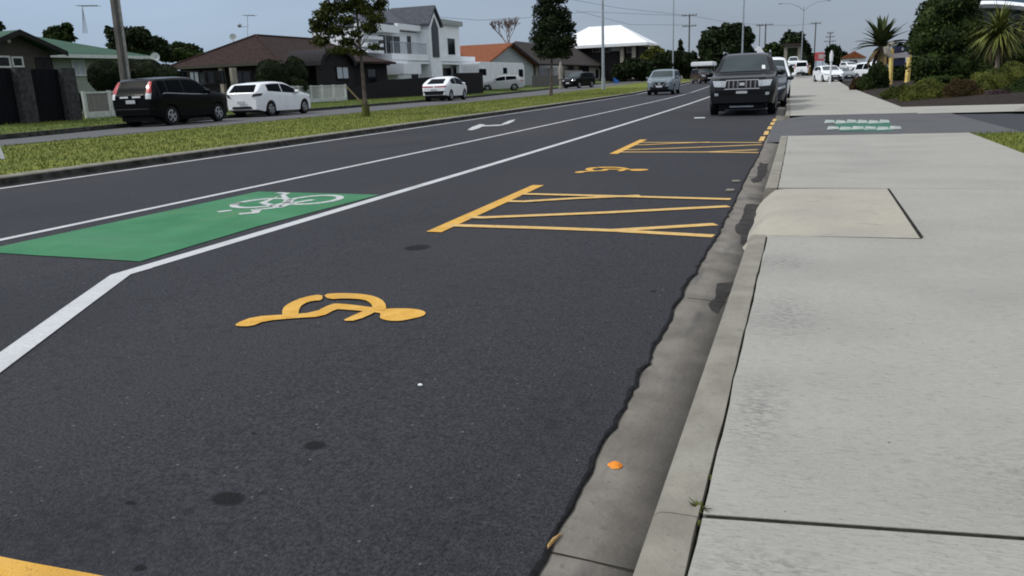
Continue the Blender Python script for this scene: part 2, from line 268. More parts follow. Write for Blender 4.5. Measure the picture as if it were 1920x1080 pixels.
# ------------------------------------------------------------------ mesh helpers
def tag(o, label=None, cat=None, group=None, kind=None):
    if label: o['label'] = label
    if cat: o['category'] = cat
    if group: o['group'] = group
    if kind: o['kind'] = kind
    return o
def empty(name, loc, label, cat, group=None, rz=0.):
    o = bpy.data.objects.new(name, None); COL.objects.link(o); o.location = loc; o.rotation_euler = (0, 0, rz); o.empty_display_size = .2
    return tag(o, label, cat, group)
class MB:
    def __init__(s): s.v = []; s.f = []
    def add(s, vs, fs):
        b = len(s.v); s.v += [tuple(p) for p in vs]; s.f += [tuple(b+i for i in f) for f in fs]; return s
    def box(s, c, size, rz=0., mtx=None):
        hx, hy, hz = size[0]/2, size[1]/2, size[2]/2
        P = [Vector((x, y, z)) for x in (-hx, hx) for y in (-hy, hy) for z in (-hz, hz)]
        m = mtx or Matrix.Rotation(rz, 3, 'Z')
        return s.add([m@p+Vector(c) for p in P], [(0, 1, 3, 2), (4, 6, 7, 5), (0, 4, 5, 1), (2, 3, 7, 6), (0, 2, 6, 4), (1, 5, 7, 3)])
    def bx(s, x0, x1, y0, y1, z0, z1): return s.box(((x0+x1)/2, (y0+y1)/2, (z0+z1)/2), (abs(x1-x0), abs(y1-y0), abs(z1-z0)))
    def tube(s, pts, rad, n=8, cap=True):
        pts = [Vector(p) for p in pts]; b = len(s.v)
        if not hasattr(rad, '__len__'): rad = [rad]*len(pts)
        for i, p in enumerate(pts):
            d = (pts[min(i+1, len(pts)-1)]-pts[max(i-1, 0)]).normalized()
            a = d.cross(Vector((0, 0, 1)) if abs(d.z) < .9 else Vector((1, 0, 0))).normalized(); c = d.cross(a)
            for k in range(n):
                t = 2*math.pi*k/n; s.v.append(tuple(p+(a*math.cos(t)+c*math.sin(t))*rad[i]))
        for i in range(len(pts)-1):
            for k in range(n): s.f.append((b+i*n+k, b+i*n+(k+1) % n, b+(i+1)*n+(k+1) % n, b+(i+1)*n+k))
        if cap: s.f.append(tuple(b+k for k in range(n))); s.f.append(tuple(b+(len(pts)-1)*n+k for k in range(n)))
        return s
    def prism(s, poly, vec):
        n = len(poly); a = [Vector(p) for p in poly]; v = Vector(vec)
        return s.add(a+[p+v for p in a], [tuple(range(n)), tuple(range(2*n-1, n-1, -1))]+[(i, i+n, (i+1) % n+n, (i+1) % n) for i in range(n)])
    def grid(s, rows):
        n = len(rows[0]); fs = []
        for i in range(len(rows)-1):
            for j in range(n-1): fs.append((i*n+j, i*n+j+1, (i+1)*n+j+1, (i+1)*n+j))
        return s.add([p for r in rows for p in r], fs)
    def ball(s, c, r, n=10, bumpy=0.):
        r = r if hasattr(r, '__len__') else (r, r, r); rows = []
        for i in range(n+1):
            t = math.pi*i/n; row = []
            for k in range(2*n+1):
                a = 2*math.pi*(k % (2*n))/(2*n)
                q = 1+bumpy*(math.sin(3*a+5*t+c[0])*math.sin(4*t+c[1])+.6*math.sin(7*a-3*t))
                row.append((c[0]+r[0]*q*math.sin(t)*math.cos(a), c[1]+r[1]*q*math.sin(t)*math.sin(a), c[2]+r[2]*q*math.cos(t)))
            rows.append(row)
        return s.grid(rows)
    def build(s, name, m, parent=None, smooth=False, local=False, bevel=0., angle=.6):
        me = bpy.data.meshes.new(name); v = s.v
        if parent is not None and not local:
            l = parent.location
            if parent.parent is not None: l = l+parent.parent.location
            v = [(p[0]-l[0], p[1]-l[1], p[2]-l[2]) for p in v]
        me.from_pydata(v, [], s.f); me.materials.append(M[m]); me.validate(); me.update()
        bm = bmesh.new(); bm.from_mesh(me); bmesh.ops.recalc_face_normals(bm, faces=bm.faces[:])
        if bevel: bmesh.ops.bevel(bm, geom=bm.edges[:], offset=bevel, segments=2, affect='EDGES', clamp_overlap=True)
        bm.to_mesh(me); bm.free()
        if smooth:
            for p in me.polygons: p.use_smooth = True
            try: me.set_sharp_from_angle(angle=angle)
            except Exception: pass
        o = bpy.data.objects.new(name, me); COL.objects.link(o)
        if parent is not None: o.parent = parent
        return o
def structure(o): o['kind'] = 'structure'; return o

def ys_list(a, b):
    r = []; y = a
    while y < b-1e-6:
        r.append(y); y += .045 if y < 8 else .2 if y < 16 else 1. if y < 60 else 4.
    return r+[b]
def wob(y, k=0.): return .5*math.sin(y*5.1+k)+.3*math.sin(y*11.7+2*k+1)+.35*math.sin(y*2.3+k)+.2*math.sin(y*23+k)
def strip(name, m, cols, a, b, bent=True, smooth=True, caps=False):
    """a strip of ground along the street: cols = [(x or function of y, z)]"""
    rows = []
    for y in ys_list(a, b):
        rows.append([((x(y) if callable(x) else x)+(bend(y) if bent else 0), y, (z(y) if callable(z) else z)+rise(y)) for x, z in cols])
    mb = MB().grid(rows)
    if caps:
        for r_ in (rows[0], rows[-1]): mb.add(r_+[(r_[-1][0], r_[-1][1], -.05), (r_[0][0], r_[0][1], -.05)], [tuple(range(len(r_)+2))])
    return structure(mb.build(name, m, smooth=smooth, angle=.5))
def roadz(x):      # gentle crossfall of the carriageway
    return lerp([(-10.6, .05), (-6.4, .05), (-4.3, .03), (-.6, 0)], x)

# ------------------------------------------------------------------ the setting: ground, street, paths
structure(MB().grid([[(x, y, -.15) for x in (-3000, -60, 60, 3000)] for y in (-200, 0, 200, 4000)]).build('ground', 'ground'))
_en = np.random.default_rng(3).normal(size=4000)
def edge(y):
    u = (y+10)*22; i = int(u); f = u-i; v = (y+10)*7; k = int(v); g = v-k
    return -.594+.0065*wob(y)+.009*math.sin(y*1.1)+.0035*(_en[i % 4000]*(1-f)+_en[(i+1) % 4000]*f)+.005*(_en[(k+900) % 4000]*(1-g)+_en[(k+901) % 4000]*g)
strip('road', 'asphalt', [(-10.62, .05), (-8.5, .05), (-6.4, .05), (-4.3, .03), (-2.4, .012), (lambda y: edge(y)-.012, 0), (edge, -.003), (lambda y: edge(y)+.004, -.03)], -6, 260)
strip('tar_edge', 'tar', [(lambda y: edge(y)-.005-.012*abs(wob(y*3, 4))**1.5, .0028), (edge, .002), (lambda y: edge(y)+.007+.005*wob(y*2.7, 3), -.0045)], -6, 24)
CH = lambda x: -.014-.02*(x+.6)/.25
strip('channel', 'channel', [(-.64, -.03), (-.585, -.008), (-.47, -.016), (-.37, -.03), (-.335, -.03)], -6, 60)
for a, b in ((-6, 1.865), (1.869, 5.74), (8.22, 15.2)):
    strip('kerb', 'kerb', [(-.345, -.05), (-.338, .0), (lambda y: -.326+.002*wob(y), .07), (-.320, .096), (-.305, .108), (-.28, .111), (lambda y: -.206+.003*wob(y, 1), .110), (-.204, .04)], a, b, caps=True)
strip('kerb', 'kerb', [(-.345, -.05), (-.338, .0), (-.326, .07), (-.320, .096), (-.305, .108), (-.28, .111), (-.206, .110), (-.204, .04)], 22.4, 60, caps=True)
for yj in (1.78, 4.4): structure(MB().add([(-.58, yj, -.0055), (-.34, yj+.01, -.027), (-.34, yj+.016, -.027), (-.58, yj+.006, -.0055)], [(0, 1, 2, 3)]).build('channel_joint', 'dirt'))
structure(MB().grid([[(-.40, y, -.05), (.8, y, -.05)] for y in (5.6, 8.3)]).build('sub_base', 'kerb'))
strip('joint_gap', 'dirt', [(-.215, .085), (-.15, .085)], -6, 5.73); strip('joint_gap', 'dirt', [(-.215, .085), (-.15, .085)], 8.23, 15.15)
jn = lambda y: -.1965+.0035*wob(y*1.7, 5)
pr = lambda y: 2.57-bend(y)
def slab(y0l, y0r, y1l, y1r):
    """one footpath slab between two joints"""
    rows = []; n = max(2, int((y1l-y0l)/.12))
    for i in range(n+1):
        t = i/n; yl = y0l+(y1l-y0l)*t; yr = y0r+(y1r-y0r)*t; row = []
        for k in range(9):
            u = k/8; x = jn(yl)+bend(yl)+(2.57-jn(yl)-bend(yl))*u; y = yl+(yr-yl)*u
            row.append((x, y, .11+.004*u))
        rows.append(row)
    mb = MB().grid(rows)
    L_ = [r[0] for r in rows]; mb.grid([[(p[0], p[1], .11), (p[0]-.004, p[1], .04)] for p in L_])
    mb.grid([[p, (p[0], p[1], .04)] for p in rows[0]]); mb.grid([[p, (p[0], p[1], .04)] for p in rows[-1]])
    return structure(mb.build('footpath', 'concrete', smooth=True, angle=.5))
slab(-6, -5.6, 1.865, 2.255); slab(1.885, 2.275, 5.72, 5.74)
structure(MB().grid([[(x, y, .1075+(x+.19)*.0014) for x in (-.19, 2.55)] for y in (-6, 5.74)]).build('sub_base', 'dirt'))
structure(MB().grid([[(x, y, .004) for x in (1.0, 8, 60)] for y in (-8, 10, 26, 60)]).build('sub_base', 'mulch'))
# beside and beyond the buff ramp panel
slab_poly = lambda name, m, pts, z: structure(MB().add([(p[0], p[1], z) for p in pts], [tuple(range(len(pts)))]).build(name, m))
structure(MB().grid([[(.755, y, .111), (1.6, y, .112), (2.57, y, .114)] for y in (5.73, 6.6, 7.4, 8.22)]).build('footpath', 'concrete'))
slab(8.225, 8.23, 15.2, 15.3)
rows = []
for i in range(13):
    y = 5.75+(8.2-5.75)*i/12; wv = .012*wob(y*2, 1)
    rows.append([(-.37+(wv if 0 < i < 12 else .03)+bend(y), y, -.034), (-.335+(wv if 0 < i < 12 else .012)+bend(y), y, .0), (-.30+wv*.7, y, .055), (-.25+wv*.4, y, .09), (-.15, y, .103), (.2, y, .108), (.745, y, .1115)])
structure(MB().grid(rows).build('ramp', 'buff', smooth=True))
structure(MB().add([(.742, 5.77, .1125), (.768, 5.77, .1125), (.765, 8.2, .1125), (.744, 8.2, .1125)], [(0, 1, 2, 3)]).build('ramp_joint', 'dirt'))
# driveway crossing, path beyond, lawn, bed
strip('driveway', 'drive_asphalt', [(-.56, -.006), (-.33, .004), (-.2, .05), (.2, .105), (1.5, .113), (3.45, .105)], 15.22, 22.35)
structure(MB().grid([[(3.2, y, .098), (3.46, y, .1045), (5, y, .085), (30, y, .05)] for y in (15.0, 18, 21.5)]).build('driveway_apron', 'dark_asphalt'))
strip('footpath', 'concrete', [(-.2, .111), (1, .113), (pr, .115)], 22.36, 120)
structure(MB().grid([[(2.56, y, .114), (3.4, y, .116), (5.1+(y-22)*.25, y, .12)] for y in (22.0, 23, 24.6, 26.0)]).build('footpath', 'concrete'))
structure(MB().grid([[(4.3+.3*(y-21), y, .15), (9, y, .17), (16, y, .18)] for y in (21.3, 22.4, 23.6)]).build('paved_edge', 'paver'))
structure(MB().grid([[(2.575, y, .105), (3.3, y, .11), (6, y, .12), (24, y, .2)] for y in (-6, 0, 6, 10, 13, 14.3, 15.25)]).build('lawn', 'grass_soil'))
structure(MB().grid([[(2.575, y, .09), (3.2, y, .16), (5, y, .30), (9, y, .45), (40, y, .5)] for y in (27.6, 30, 40, 60, 90, 120)]).build('garden_bed', 'mulch'))
structure(MB().grid([[(2.575, 25.85, .08), (3.2, 25.85, .10), (5, 25.85, .11), (9, 25.85, .12), (40, 25.85, .12)], [(2.575, 27.6, .09), (3.2, 27.6, .16), (5, 27.6, .30), (9, 27.6, .45), (40, 27.6, .5)]]).build('garden_bed', 'mulch'))
# median, service lane, verge and gardens across the street
strip('median_kerb', 'kerb', [(-10.695, .14), (-10.70, .17), (-10.74, .19), (-10.86, .19), (-10.87, .1)], -6, 130)
strip('median_kerb_shade', 'kerb_shade', [(-10.55, .052), (-10.64, .056), (-10.675, .07), (-10.692, .155)], -6, 130)  # foot and street side of the kerb, shade painted in by colour
def medz(x): return lerp([(-17.9, .2), (-15, .27), (-12, .25), (-10.86, .185)], x)
strip('median', 'grass_soil', [(-10.865, .182), (-12, .25), (-13.5, .265), (-15, .27), (-16.5, .25), (-17.85, .205)], -6, 125)
skx = lambda y: lerp([(-6, -20.9), (17, -21.3), (23, -22.6), (33, -23.3), (60, -23.6)], y)
strip('service_lane', 'old_asphalt', [(-17.8, .196), (-18.5, .2), (-20, .215), (lambda y: skx(y)+.02, .195)], -6, 125)
strip('service_kerb', 'kerb_shade', [(lambda y: skx(y)+.22, .212), (lambda y: skx(y)+.05, .20), (lambda y: skx(y)+.01, .33), (lambda y: skx(y)-.14, .335)], -6, 125)  # whole kerb in the same painted shade tone
strip('verge', 'dark_grass', [(lambda y: skx(y)-.13, .312), (-25, .40), (-27.4, .5), (-29, .52), (-90, .6)], -6, 125)
# cross street far ahead, on the right
structure(MB().grid([[(x, y, .012+rise(y)) for x in (-6, 2, 12, 60)] for y in (84, 95, 110, 140)]).build('cross_street', 'asphalt'))

# ------------------------------------------------------------------ painted markings
def ground_poly(mb, pts, lift=.004, z=None):
    v = []
    for x, y in pts:
        p = G(x, y, 0.)
        for _ in range(3): p = G(x, y, (roadz(p.x-bend(p.y)) if z is None else z)+lift)
        v.append(p)
    mb.add(v, [tuple(range(len(v)))]); return mb
def band(mb, pts, wd, lift=.004, step=.6):
    """painted stripe of real width along ground points (x, y)"""
    P = [Vector((p[0], p[1])) for p in pts]; dense = []
    for a, b in zip(P, P[1:]):
        n = max(1, int((b-a).length/step)); dense += [a+(b-a)*i/n for i in range(n)]
    dense.append(P[-1]); rows = []
    for i, p in enumerate(dense):
        d = (dense[min(i+1, len(dense)-1)]-dense[max(i-1, 0)]).normalized(); n = Vector((-d.y, d.x))
        r = []
        for s_ in (-1, 1):
            q = p+n*s_*wd/2; r.append((q.x, q.y, roadz(q.x-bend(q.y))+lift+rise(q.y)))
        rows.append(r)
    return mb.grid(rows)
def gp(px, py):
    p = G(px, py, 0.)
    for _ in range(3): p = G(px, py, roadz(p.x-bend(p.y))+.004)
    return (p.x, p.y)
follow = lambda x, a, b: [(x+bend(y), y) for y in ys_list(a, b)]
structure(band(MB(), follow(-4.34, 4.1, 120), .125).build('cycle_lane_line', 'white_paint'))
structure(band(MB(), [(-4.34, 4.3), (-4.342, 4.08), gp(137, 579), gp(0, 679), gp(-250, 862)], .135, .0048, 9).build('splay_line', 'white_paint'))
structure(band(MB(), follow(-6.48, -6, 120), .10).build('traffic_lane_line', 'white_paint'))
structure(band(MB(), follow(-10.40, -6, 120), .11).build('edge_line', 'white_paint'))
mb = MB(); ground_poly(mb, [(-40, 474), (0, 474), (60, 478), (200, 486), (262, 490), (480, 425), (712, 365), (600, 362), (484, 359), (240, 411), (0, 462)], .006)
tag(mb.build('cycle_lane_patch', 'green_paint'), 'green painted panel across the cycle lane beside the bent white line', 'road marking')
# bicycle on the green panel
mb = MB()
def cyc(px, py): return gp(px, py)
def ring(mb, c, rx, ry, wd, n=22, lift=.009):
    return band(mb, [(c[0]+rx*math.cos(2*math.pi*i/n), c[1]+ry*math.sin(2*math.pi*i/n)) for i in range(n+1)], wd, lift)
w1 = cyc(588, 375); w2 = cyc(492, 381)
ring(mb, w1, .27, .33, .085); ring(mb, w2, .27, .33, .085)
for pts in ([(588, 375), (545, 382), (525, 389), (470, 395)], [(492, 381), (530, 366), (545, 382)], [(530, 366), (538, 363), (520, 362)], [(525, 389), (492, 381)], [(470, 400), (448, 402)], [(486, 392), (476, 401)], [(434, 395), (408, 398)], [(452, 380), (436, 385)]):
    band(mb, [cyc(*p) for p in pts], .085, .009)
tag(mb.build('bicycle_symbol', 'worn_white'), 'white bicycle symbol painted on the green cycle panel', 'road marking')
# turn arrow in the traffic lane
mb = MB(); Z = lambda x, y: (800+x/4, y/4)
for poly in ([Z(305, 974), Z(340, 952), Z(400, 930), Z(440, 935), Z(420, 948), Z(390, 962), Z(340, 976)], [Z(420, 948), Z(430, 940), Z(560, 934), Z(585, 928), Z(575, 938), Z(540, 943)], [Z(560, 930), Z(620, 904), Z(666, 895), Z(648, 912), Z(605, 930), Z(575, 936)]):
    ground_poly(mb, poly, .007)
tag(mb.build('lane_arrow', 'worn_white'), 'white arrow painted in the traffic lane beyond the cycle lane', 'road marking')
# wheelchair symbols
Q = lambda x, y: (420+x/4.571, 520+y/4.571)
WH = [[(1345, 300), (1440, 275), (1560, 270), (1660, 278), (1715, 300), (1700, 325), (1620, 345), (1500, 370), (1400, 362), (1345, 340)],
      [(120, 395), (265, 338), (520, 322), (770, 305), (920, 230), (1000, 228), (1200, 250), (1350, 274), (1352, 302), (1200, 287), (1010, 272), (960, 270), (840, 335), (620, 347), (340, 372), (240, 415), (130, 415)],
      [(1240, 288), (1290, 290), (1130, 370), (1030, 370), (1060, 350)],
      [(505, 322), (505, 270), (560, 225), (680, 175), (830, 150), (842, 195), (760, 200), (690, 220), (640, 255), (630, 318)],
      [(850, 150), (1000, 140), (1180, 148), (1300, 170), (1375, 215), (1380, 268), (1290, 262), (1270, 225), (1200, 190), (1050, 180), (900, 188)]]
def chaikin(p, n=2):
    for _ in range(n):
        q = []
        for a, b in zip(p, p[1:]+p[:1]): q += [(a[0]*.75+b[0]*.25, a[1]*.75+b[1]*.25), (a[0]*.25+b[0]*.75, a[1]*.25+b[1]*.75)]
        p = q
    return p
WH[0] = chaikin([(1325, 292), (1360, 272), (1450, 266), (1580, 266), (1680, 276), (1735, 300), (1710, 332), (1620, 352), (1500, 376), (1400, 370), (1330, 350), (1345, 320)])
WH[1] = chaikin([(95, 398), (255, 336), (520, 320), (770, 303), (920, 227), (1000, 225), (1200, 248), (1420, 278), (1420, 316), (1200, 290), (1010, 275), (960, 273), (840, 337), (620, 349), (345, 374), (240, 420), (105, 420)], 1)
WH[2] = chaikin([(1230, 275), (1330, 285), (1135, 374), (1015, 374), (1060, 348)], 1)
WH[3] = chaikin([(500, 345), (500, 268), (560, 222), (680, 172), (842, 145), (846, 198), (760, 203), (695, 223), (648, 257), (632, 345)], 1)
WH[4] = chaikin([(848, 148), (1000, 137), (1180, 145), (1300, 167), (1380, 213), (1395, 290), (1280, 282), (1262, 226), (1200, 193), (1050, 183), (895, 192)], 1)
def wheelchair(dy, dx, label):
    mb = MB()
    for i, poly in enumerate(WH):
        mb.add([(gp(*Q(*p))[0]+dx+bend(dy+4)-bend(4), gp(*Q(*p))[1]+dy, roadz(gp(*Q(*p))[0])+.0045+.0007*i) for p in poly], [tuple(range(len(poly)))])
    return tag(mb.build('wheelchair_symbol', 'yellow_paint'), label, 'road marking', 'yellow wheelchair symbols in the parking bays')
wheelchair(0, 0, 'larger yellow wheelchair symbol painted in the nearest bay, alone on dark asphalt')
wheelchair(6.97, -.03, 'yellow wheelchair symbol in the farther bay, between the two yellow hatched panels')
# hatched panels between the bays
HL = [[(873, 423), (1010, 427), (1150, 432), (1338, 442.5)], [(1150, 432), (1250, 426), (1342, 420.5)], [(905, 408), (1130, 399), (1366, 387)], [(982, 378), (1080, 372), (1200, 367)], [(1005, 364.5), (1150, 368), (1370, 374)]]
def hatch(dy, label):
    root = empty('hatched_panel', (-2+bend(dy+7), 7.4+dy, roadz(-2)), label, 'road marking', 'yellow hatched panels between the parking bays')
    b_ = lambda p: (p[0]+bend(p[1]+dy)-bend(p[1]), p[1]+dy)
    mb = MB(); band(mb, [b_((-2.87, 5.95)), b_((-2.93, 8.97))], .14, .0045); mb.build('edge_bar', 'yellow_paint', root)
    for i, l in enumerate(HL):
        mb = MB(); band(mb, ([b_((gp(*l[0])[0]-.16, gp(*l[0])[1]))] if i != 1 else [])+[b_(gp(*p)) for p in l], .115, .005+.0008*i); mb.build('stripe', 'pale_yellow', root)
hatch(0, 'nearer yellow hatched panel with thick edge bar, opposite the buff ramp')
hatch(6.97, 'farther yellow hatched panel lying closer to the parked dark four-wheel drive')
mb = MB(); ground_poly(mb, [(-160, 1018), (0, 1043), (60, 1055), (170, 1075), (300, 1102), (300, 1300), (-160, 1300)], .0045)
tag(mb.build('bay_edge_marking', 'yellow_paint'), 'broad yellow marking cut off at the bottom left corner', 'road marking')
for i, (x, y) in enumerate([(1428, 260), (1436, 249), (1442.5, 239.5), (1447.5, 231.5), (1451.5, 225)]):
    p = G(x, y, .004); mb = MB(); band(mb, [(p.x+.02, p.y-.56), (p.x-.0, p.y+.56)], .09)
    tag(mb.build('yellow_dash', 'pale_yellow'), ['nearest', 'second nearest', 'middle', 'second farthest', 'farthest'][i]+' of five short yellow dashes along the channel before the driveway', 'road marking', 'yellow dashes beside the kerb')
# green and white crossing marks on the driveway
mb = MB(); a = [G(x, y, .1155) for x, y in ((1560, 226), (1668, 226), (1674, 246), (1575, 246))]; mb.add(a, [(0, 1, 2, 3)])
root = empty('driveway_marking', (1.6, 18.3, .11), 'worn green strip with two white sharks-tooth rows on the driveway', 'road marking'); mb.build('green_strip', 'faded_green', root)
for yy, x0, x1 in ((228, 1545, 1668), (240, 1550, 1690)):
    mb = MB(); n = 6
    for i in range(n):
        a = x0+(x1-x0)*i/n; b = a+(x1-x0)/n*1.02; o_ = 1.2*math.sin(i*2.1)
        ys_ = (yy-3.6+o_*.5, yy+3.2+o_*.5)
        mb.add([G(a, ys_[1], .1185), G(b, ys_[1]-1.2, .1185), G(b-2, ys_[0]+1, .1185), G(a+3, ys_[0], .1185)], [(0, 1, 2, 3)])
    mb.build('white_row', 'faded_white', root)
# wear on the asphalt, damp patches in the channel
def blot(px, py, rx, ry, n=16, seed=0):
    return [(px+rx*math.cos(2*math.pi*i/n)*(1+.1*math.sin(i*2.3+seed)), py+ry*math.sin(2*math.pi*i/n)*(1+.12*math.sin(i*1.7+seed))) for i in range(n)]
sp_ = []
for px, py, rx, ry in ((590, 833, 25, 11), (427, 932, 42, 17), (245, 940, 15, 5), (263, 1062, 16, 8), (782, 463, 27, 7), (475, 810, 5, 3), (1225, 545, 6, 3)):
    a, b, c, d = gp(px-rx, py), gp(px+rx, py), gp(px, py-ry), gp(px, py+ry); sp_.append(((a[0]+b[0])/2, (c[1]+d[1])/2, abs(b[0]-a[0])/2, abs(c[1]-d[1])/2))
spots(M['asphalt'], (.010, .010, .0105), sp_, .95, 60, .18, .38, soft=.3)
spots(M['asphalt'], (.012, .012, .013), [(-.85, 1.75, .35, .6), (-.8, 2.6, .25, .6), (-1.9, 1.5, .5, .25)], .5, 18, .4, .65)
mb = MB()
def chp(pts):
    v = []; fine = []
    for (x0, y0), (x1, y1) in zip(pts, pts[1:]+pts[:1]):
        for i in range(5): u = i/5; fine.append((x0+(x1-x0)*u+(random.uniform(-1.6, 1.6) if i else 0), y0+(y1-y0)*u+(random.uniform(-1.3, 1.3) if i else 0)))
    pts = fine
    for x, y in pts:
        p = G(x, y, -.015)
        for _ in range(3): p = G(x, y, lerp([(-.6, -.008), (-.47, -.016), (-.37, -.03), (-.3, -.03)], p.x-bend(p.y))+.0035)
        v.append(p)
    mb.add(v, [tuple(range(len(v)))])
chp([(1399, 383), (1432, 384), (1434, 392), (1425, 402), (1429, 416), (1427, 430), (1408, 436), (1398, 462), (1388, 455), (1391, 443), (1380, 434), (1379, 424), (1390, 410)])
chp([(1344, 532), (1374, 528), (1370, 545), (1357, 570), (1346, 588), (1333, 580), (1328, 570), (1341, 558)])
chp([(1424, 305), (1441, 306), (1439, 318), (1428, 340), (1412, 342), (1407, 336), (1420, 330), (1420, 318)])
structure(mb.build('damp_patch', 'damp'))
# small litter
p = G(1153, 873, -.012); root = None
mb = MB(); rows = []
for i in range(6):
    rr = .025*(i/5); rows.append([(p.x+rr*math.cos(a), p.y+rr*math.sin(a)*(1 if not (3.3 < a < 4.3) else .7), p.z+.014*math.cos(i/5*1.5)) for a in [2*math.pi*k/20 for k in range(21)]])
mb.grid(rows); tag(mb.build('orange_peel', 'orange', smooth=True), 'small round piece of orange peel in the concrete channel', 'peel')
p = G(788, 722, .01); tag(MB().ball((p.x, p.y, roadz(p.x)+.004), (.011, .008, .006), 6).build('pebble', 'white', smooth=True), 'tiny white pebble on the asphalt below the wheelchair symbol', 'pebble')
for px, py, i in ((1380, 341, 0), (1369, 358, 1)):
    p = G(px, py, .004); mb = MB(); mb.box((p.x, p.y, .012), (.09, .09, .018)); tag(mb.build('road_stud', 'kerb', bevel=.005), ['farther', 'nearer'][i]+' of two pale studs at the channel past the near hatched panel', 'road stud', 'pale studs at the channel')
p = G(1312, 223, .0); tag(MB().box((p.x, p.y, .012+roadz(p.x)), (.3, .24, .02)).build('road_stud', 'white', bevel=.005), 'white stud on the asphalt in front of the dark four-wheel drive', 'road stud')
mb = MB(); mb.tube([G(1015, 1050, -.004), G(1030, 1022, -.002), G(1038, 1012, .0), G(1052, 1000, -.004)], [.003, .006, .006, .002], 6); tag(mb.build('dry_leaf', 'leaf_litter', smooth=True), 'dry brown leaf strip at the ragged asphalt edge', 'leaf')
def weed(px, py, n, s, label):
    p = G(px, py, .1); mb = MB()
    for i in range(n):
        a = random.uniform(0, 6.28); l = s*random.uniform(.6, 1.3); q = p+Vector((math.cos(a)*l, math.sin(a)*l, l*random.uniform(.2, .9)))
        sd = Vector((-math.sin(a), math.cos(a), 0))*.003; md = (p+q)/2+Vector((0, 0, .004))
        mb.add([p, md+sd, q, md-sd], [(0, 1, 2, 3)])
    tag(mb.build('weed', 'leaf_moss'), label, 'weed', 'weeds in the kerb joint')
weed(1312, 957, 26, .03, 'largest green weed where the cross joint meets the kerb'); weed(1331, 898, 10, .014, 'small weed in the kerb joint just above the cross joint'); weed(1306, 985, 10, .014, 'small weed in the kerb joint just below the cross joint')

# grass blades
def blades(name, pts, h, wd):
    n = len(pts); a = rng.uniform(0, 6.28, n); hh = h*rng.uniform(.5, 1.25, n); l = hh*rng.uniform(-.6, .6, n); b = rng.uniform(0, 6.28, n)
    v = np.zeros((n, 3, 3)); v[:, 0] = pts; v[:, 1] = pts; v[:, 2] = pts
    v[:, 0, 0] -= np.cos(a)*wd; v[:, 0, 1] -= np.sin(a)*wd; v[:, 1, 0] += np.cos(a)*wd; v[:, 1, 1] += np.sin(a)*wd
    v[:, 2, 0] += np.cos(b)*l; v[:, 2, 1] += np.sin(b)*l; v[:, 2, 2] += hh
    me = bpy.data.meshes.new(name); me.from_pydata(v.reshape(-1, 3).tolist(), [], np.arange(3*n).reshape(-1, 3).tolist()); me.materials.append(M['grass']); me.update()
    o = bpy.data.objects.new(name, me); COL.objects.link(o); return o
def scatter(n, y0, y1, fx0, fx1, fz, dens_near=1.6, bent=True):
    r = []
    for _ in range(n):
        y = y0+(y1-y0)*random.random()**dens_near; x0, x1 = fx0(y), fx1(y); x = random.uniform(x0, x1); r.append((x+(bend(y) if bent else 0), y, fz(x)+rise(y)-.005))
    return np.array(r)
g = scatter(60000, 4, 75, lambda y: -17.95, lambda y: -10.82, medz)
tag(blades('grass', g, .05, .012), 'short yellowish green grass covering the median strip', 'grass', kind='stuff')
g = scatter(9000, 10, 60, lambda y: -28, lambda y: skx(y)-.1, lambda x: lerp([(-27.4, .5), (-25, .4), (-22, .31)], x))
tag(blades('grass', g, .09, .014), 'grass of the verge in front of the house fences', 'grass', kind='stuff')
g = scatter(7000, 6, 15.25, lambda y: 2.56, lambda y: 4.6, lambda x: .105, 1, False)
tag(blades('grass', g, .06, .007), 'small patch of lawn at the right beside the footpath', 'grass', kind='stuff')

# ------------------------------------------------------------------ plants
def leaf_mesh(blobs, n, size, shell=.55, mb=None, rough=.16):
    B = np.array([list(b[0])+list(b[1] if hasattr(b[1], '__len__') else (b[1],)*3) for b in blobs]); wgt = (B[:, 3]*B[:, 5]); wgt = wgt/wgt.sum()
    idx = rng.choice(len(B), n, p=wgt); d = rng.normal(size=(n, 3)); d /= np.linalg.norm(d, axis=1)[:, None]
    r = (shell+(1.06-shell)*rng.random(n)**.6)[:, None]; wob_ = 1+rough*np.sin(d[:, :1]*5+B[idx, :1]*3)*np.sin(d[:, 2:]*6+B[idx, 1:2])
    c = B[idx, :3]+d*B[idx, 3:]*r*wob_
    u = rng.normal(size=(n, 3)); u /= np.linalg.norm(u, axis=1)[:, None]; t = np.cross(u, rng.normal(size=(n, 3))); t /= np.linalg.norm(t, axis=1)[:, None]
    s = (size*rng.uniform(.6, 1.4, n))[:, None]
    v = np.stack([c-u*s, c+t*s*.55, c+u*s, c-t*s*.55], 1).reshape(-1, 3)
    mb = mb or MB(); b0 = len(mb.v); mb.v += [tuple(p) for p in v.tolist()]; mb.f += [(b0+4*i, b0+4*i+1, b0+4*i+2, b0+4*i+3) for i in range(n)]
    return mb
def build_leaves(mb, name, m, parent):
    me = bpy.data.meshes.new(name); l = parent.location if parent else Vector((0, 0, 0))
    me.from_pydata([(p[0]-l[0], p[1]-l[1], p[2]-l[2]) for p in mb.v], [], mb.f); me.materials.append(M[m]); me.update()
    o = bpy.data.objects.new(name, me); COL.objects.link(o); o.parent = parent; return o
def px_blobs(lst, D, depth=1.):
    """crown clumps: (px, py, half width px, half height px[, depth offset m])"""
    r = []
    for b in lst:
        dd = D+(b[4] if len(b) > 4 else 0); c = PD(b[0], b[1], dd); k = dd/F
        r.append((tuple(c), (b[2]*k, b[2]*k*depth, b[3]*k)))
    return r
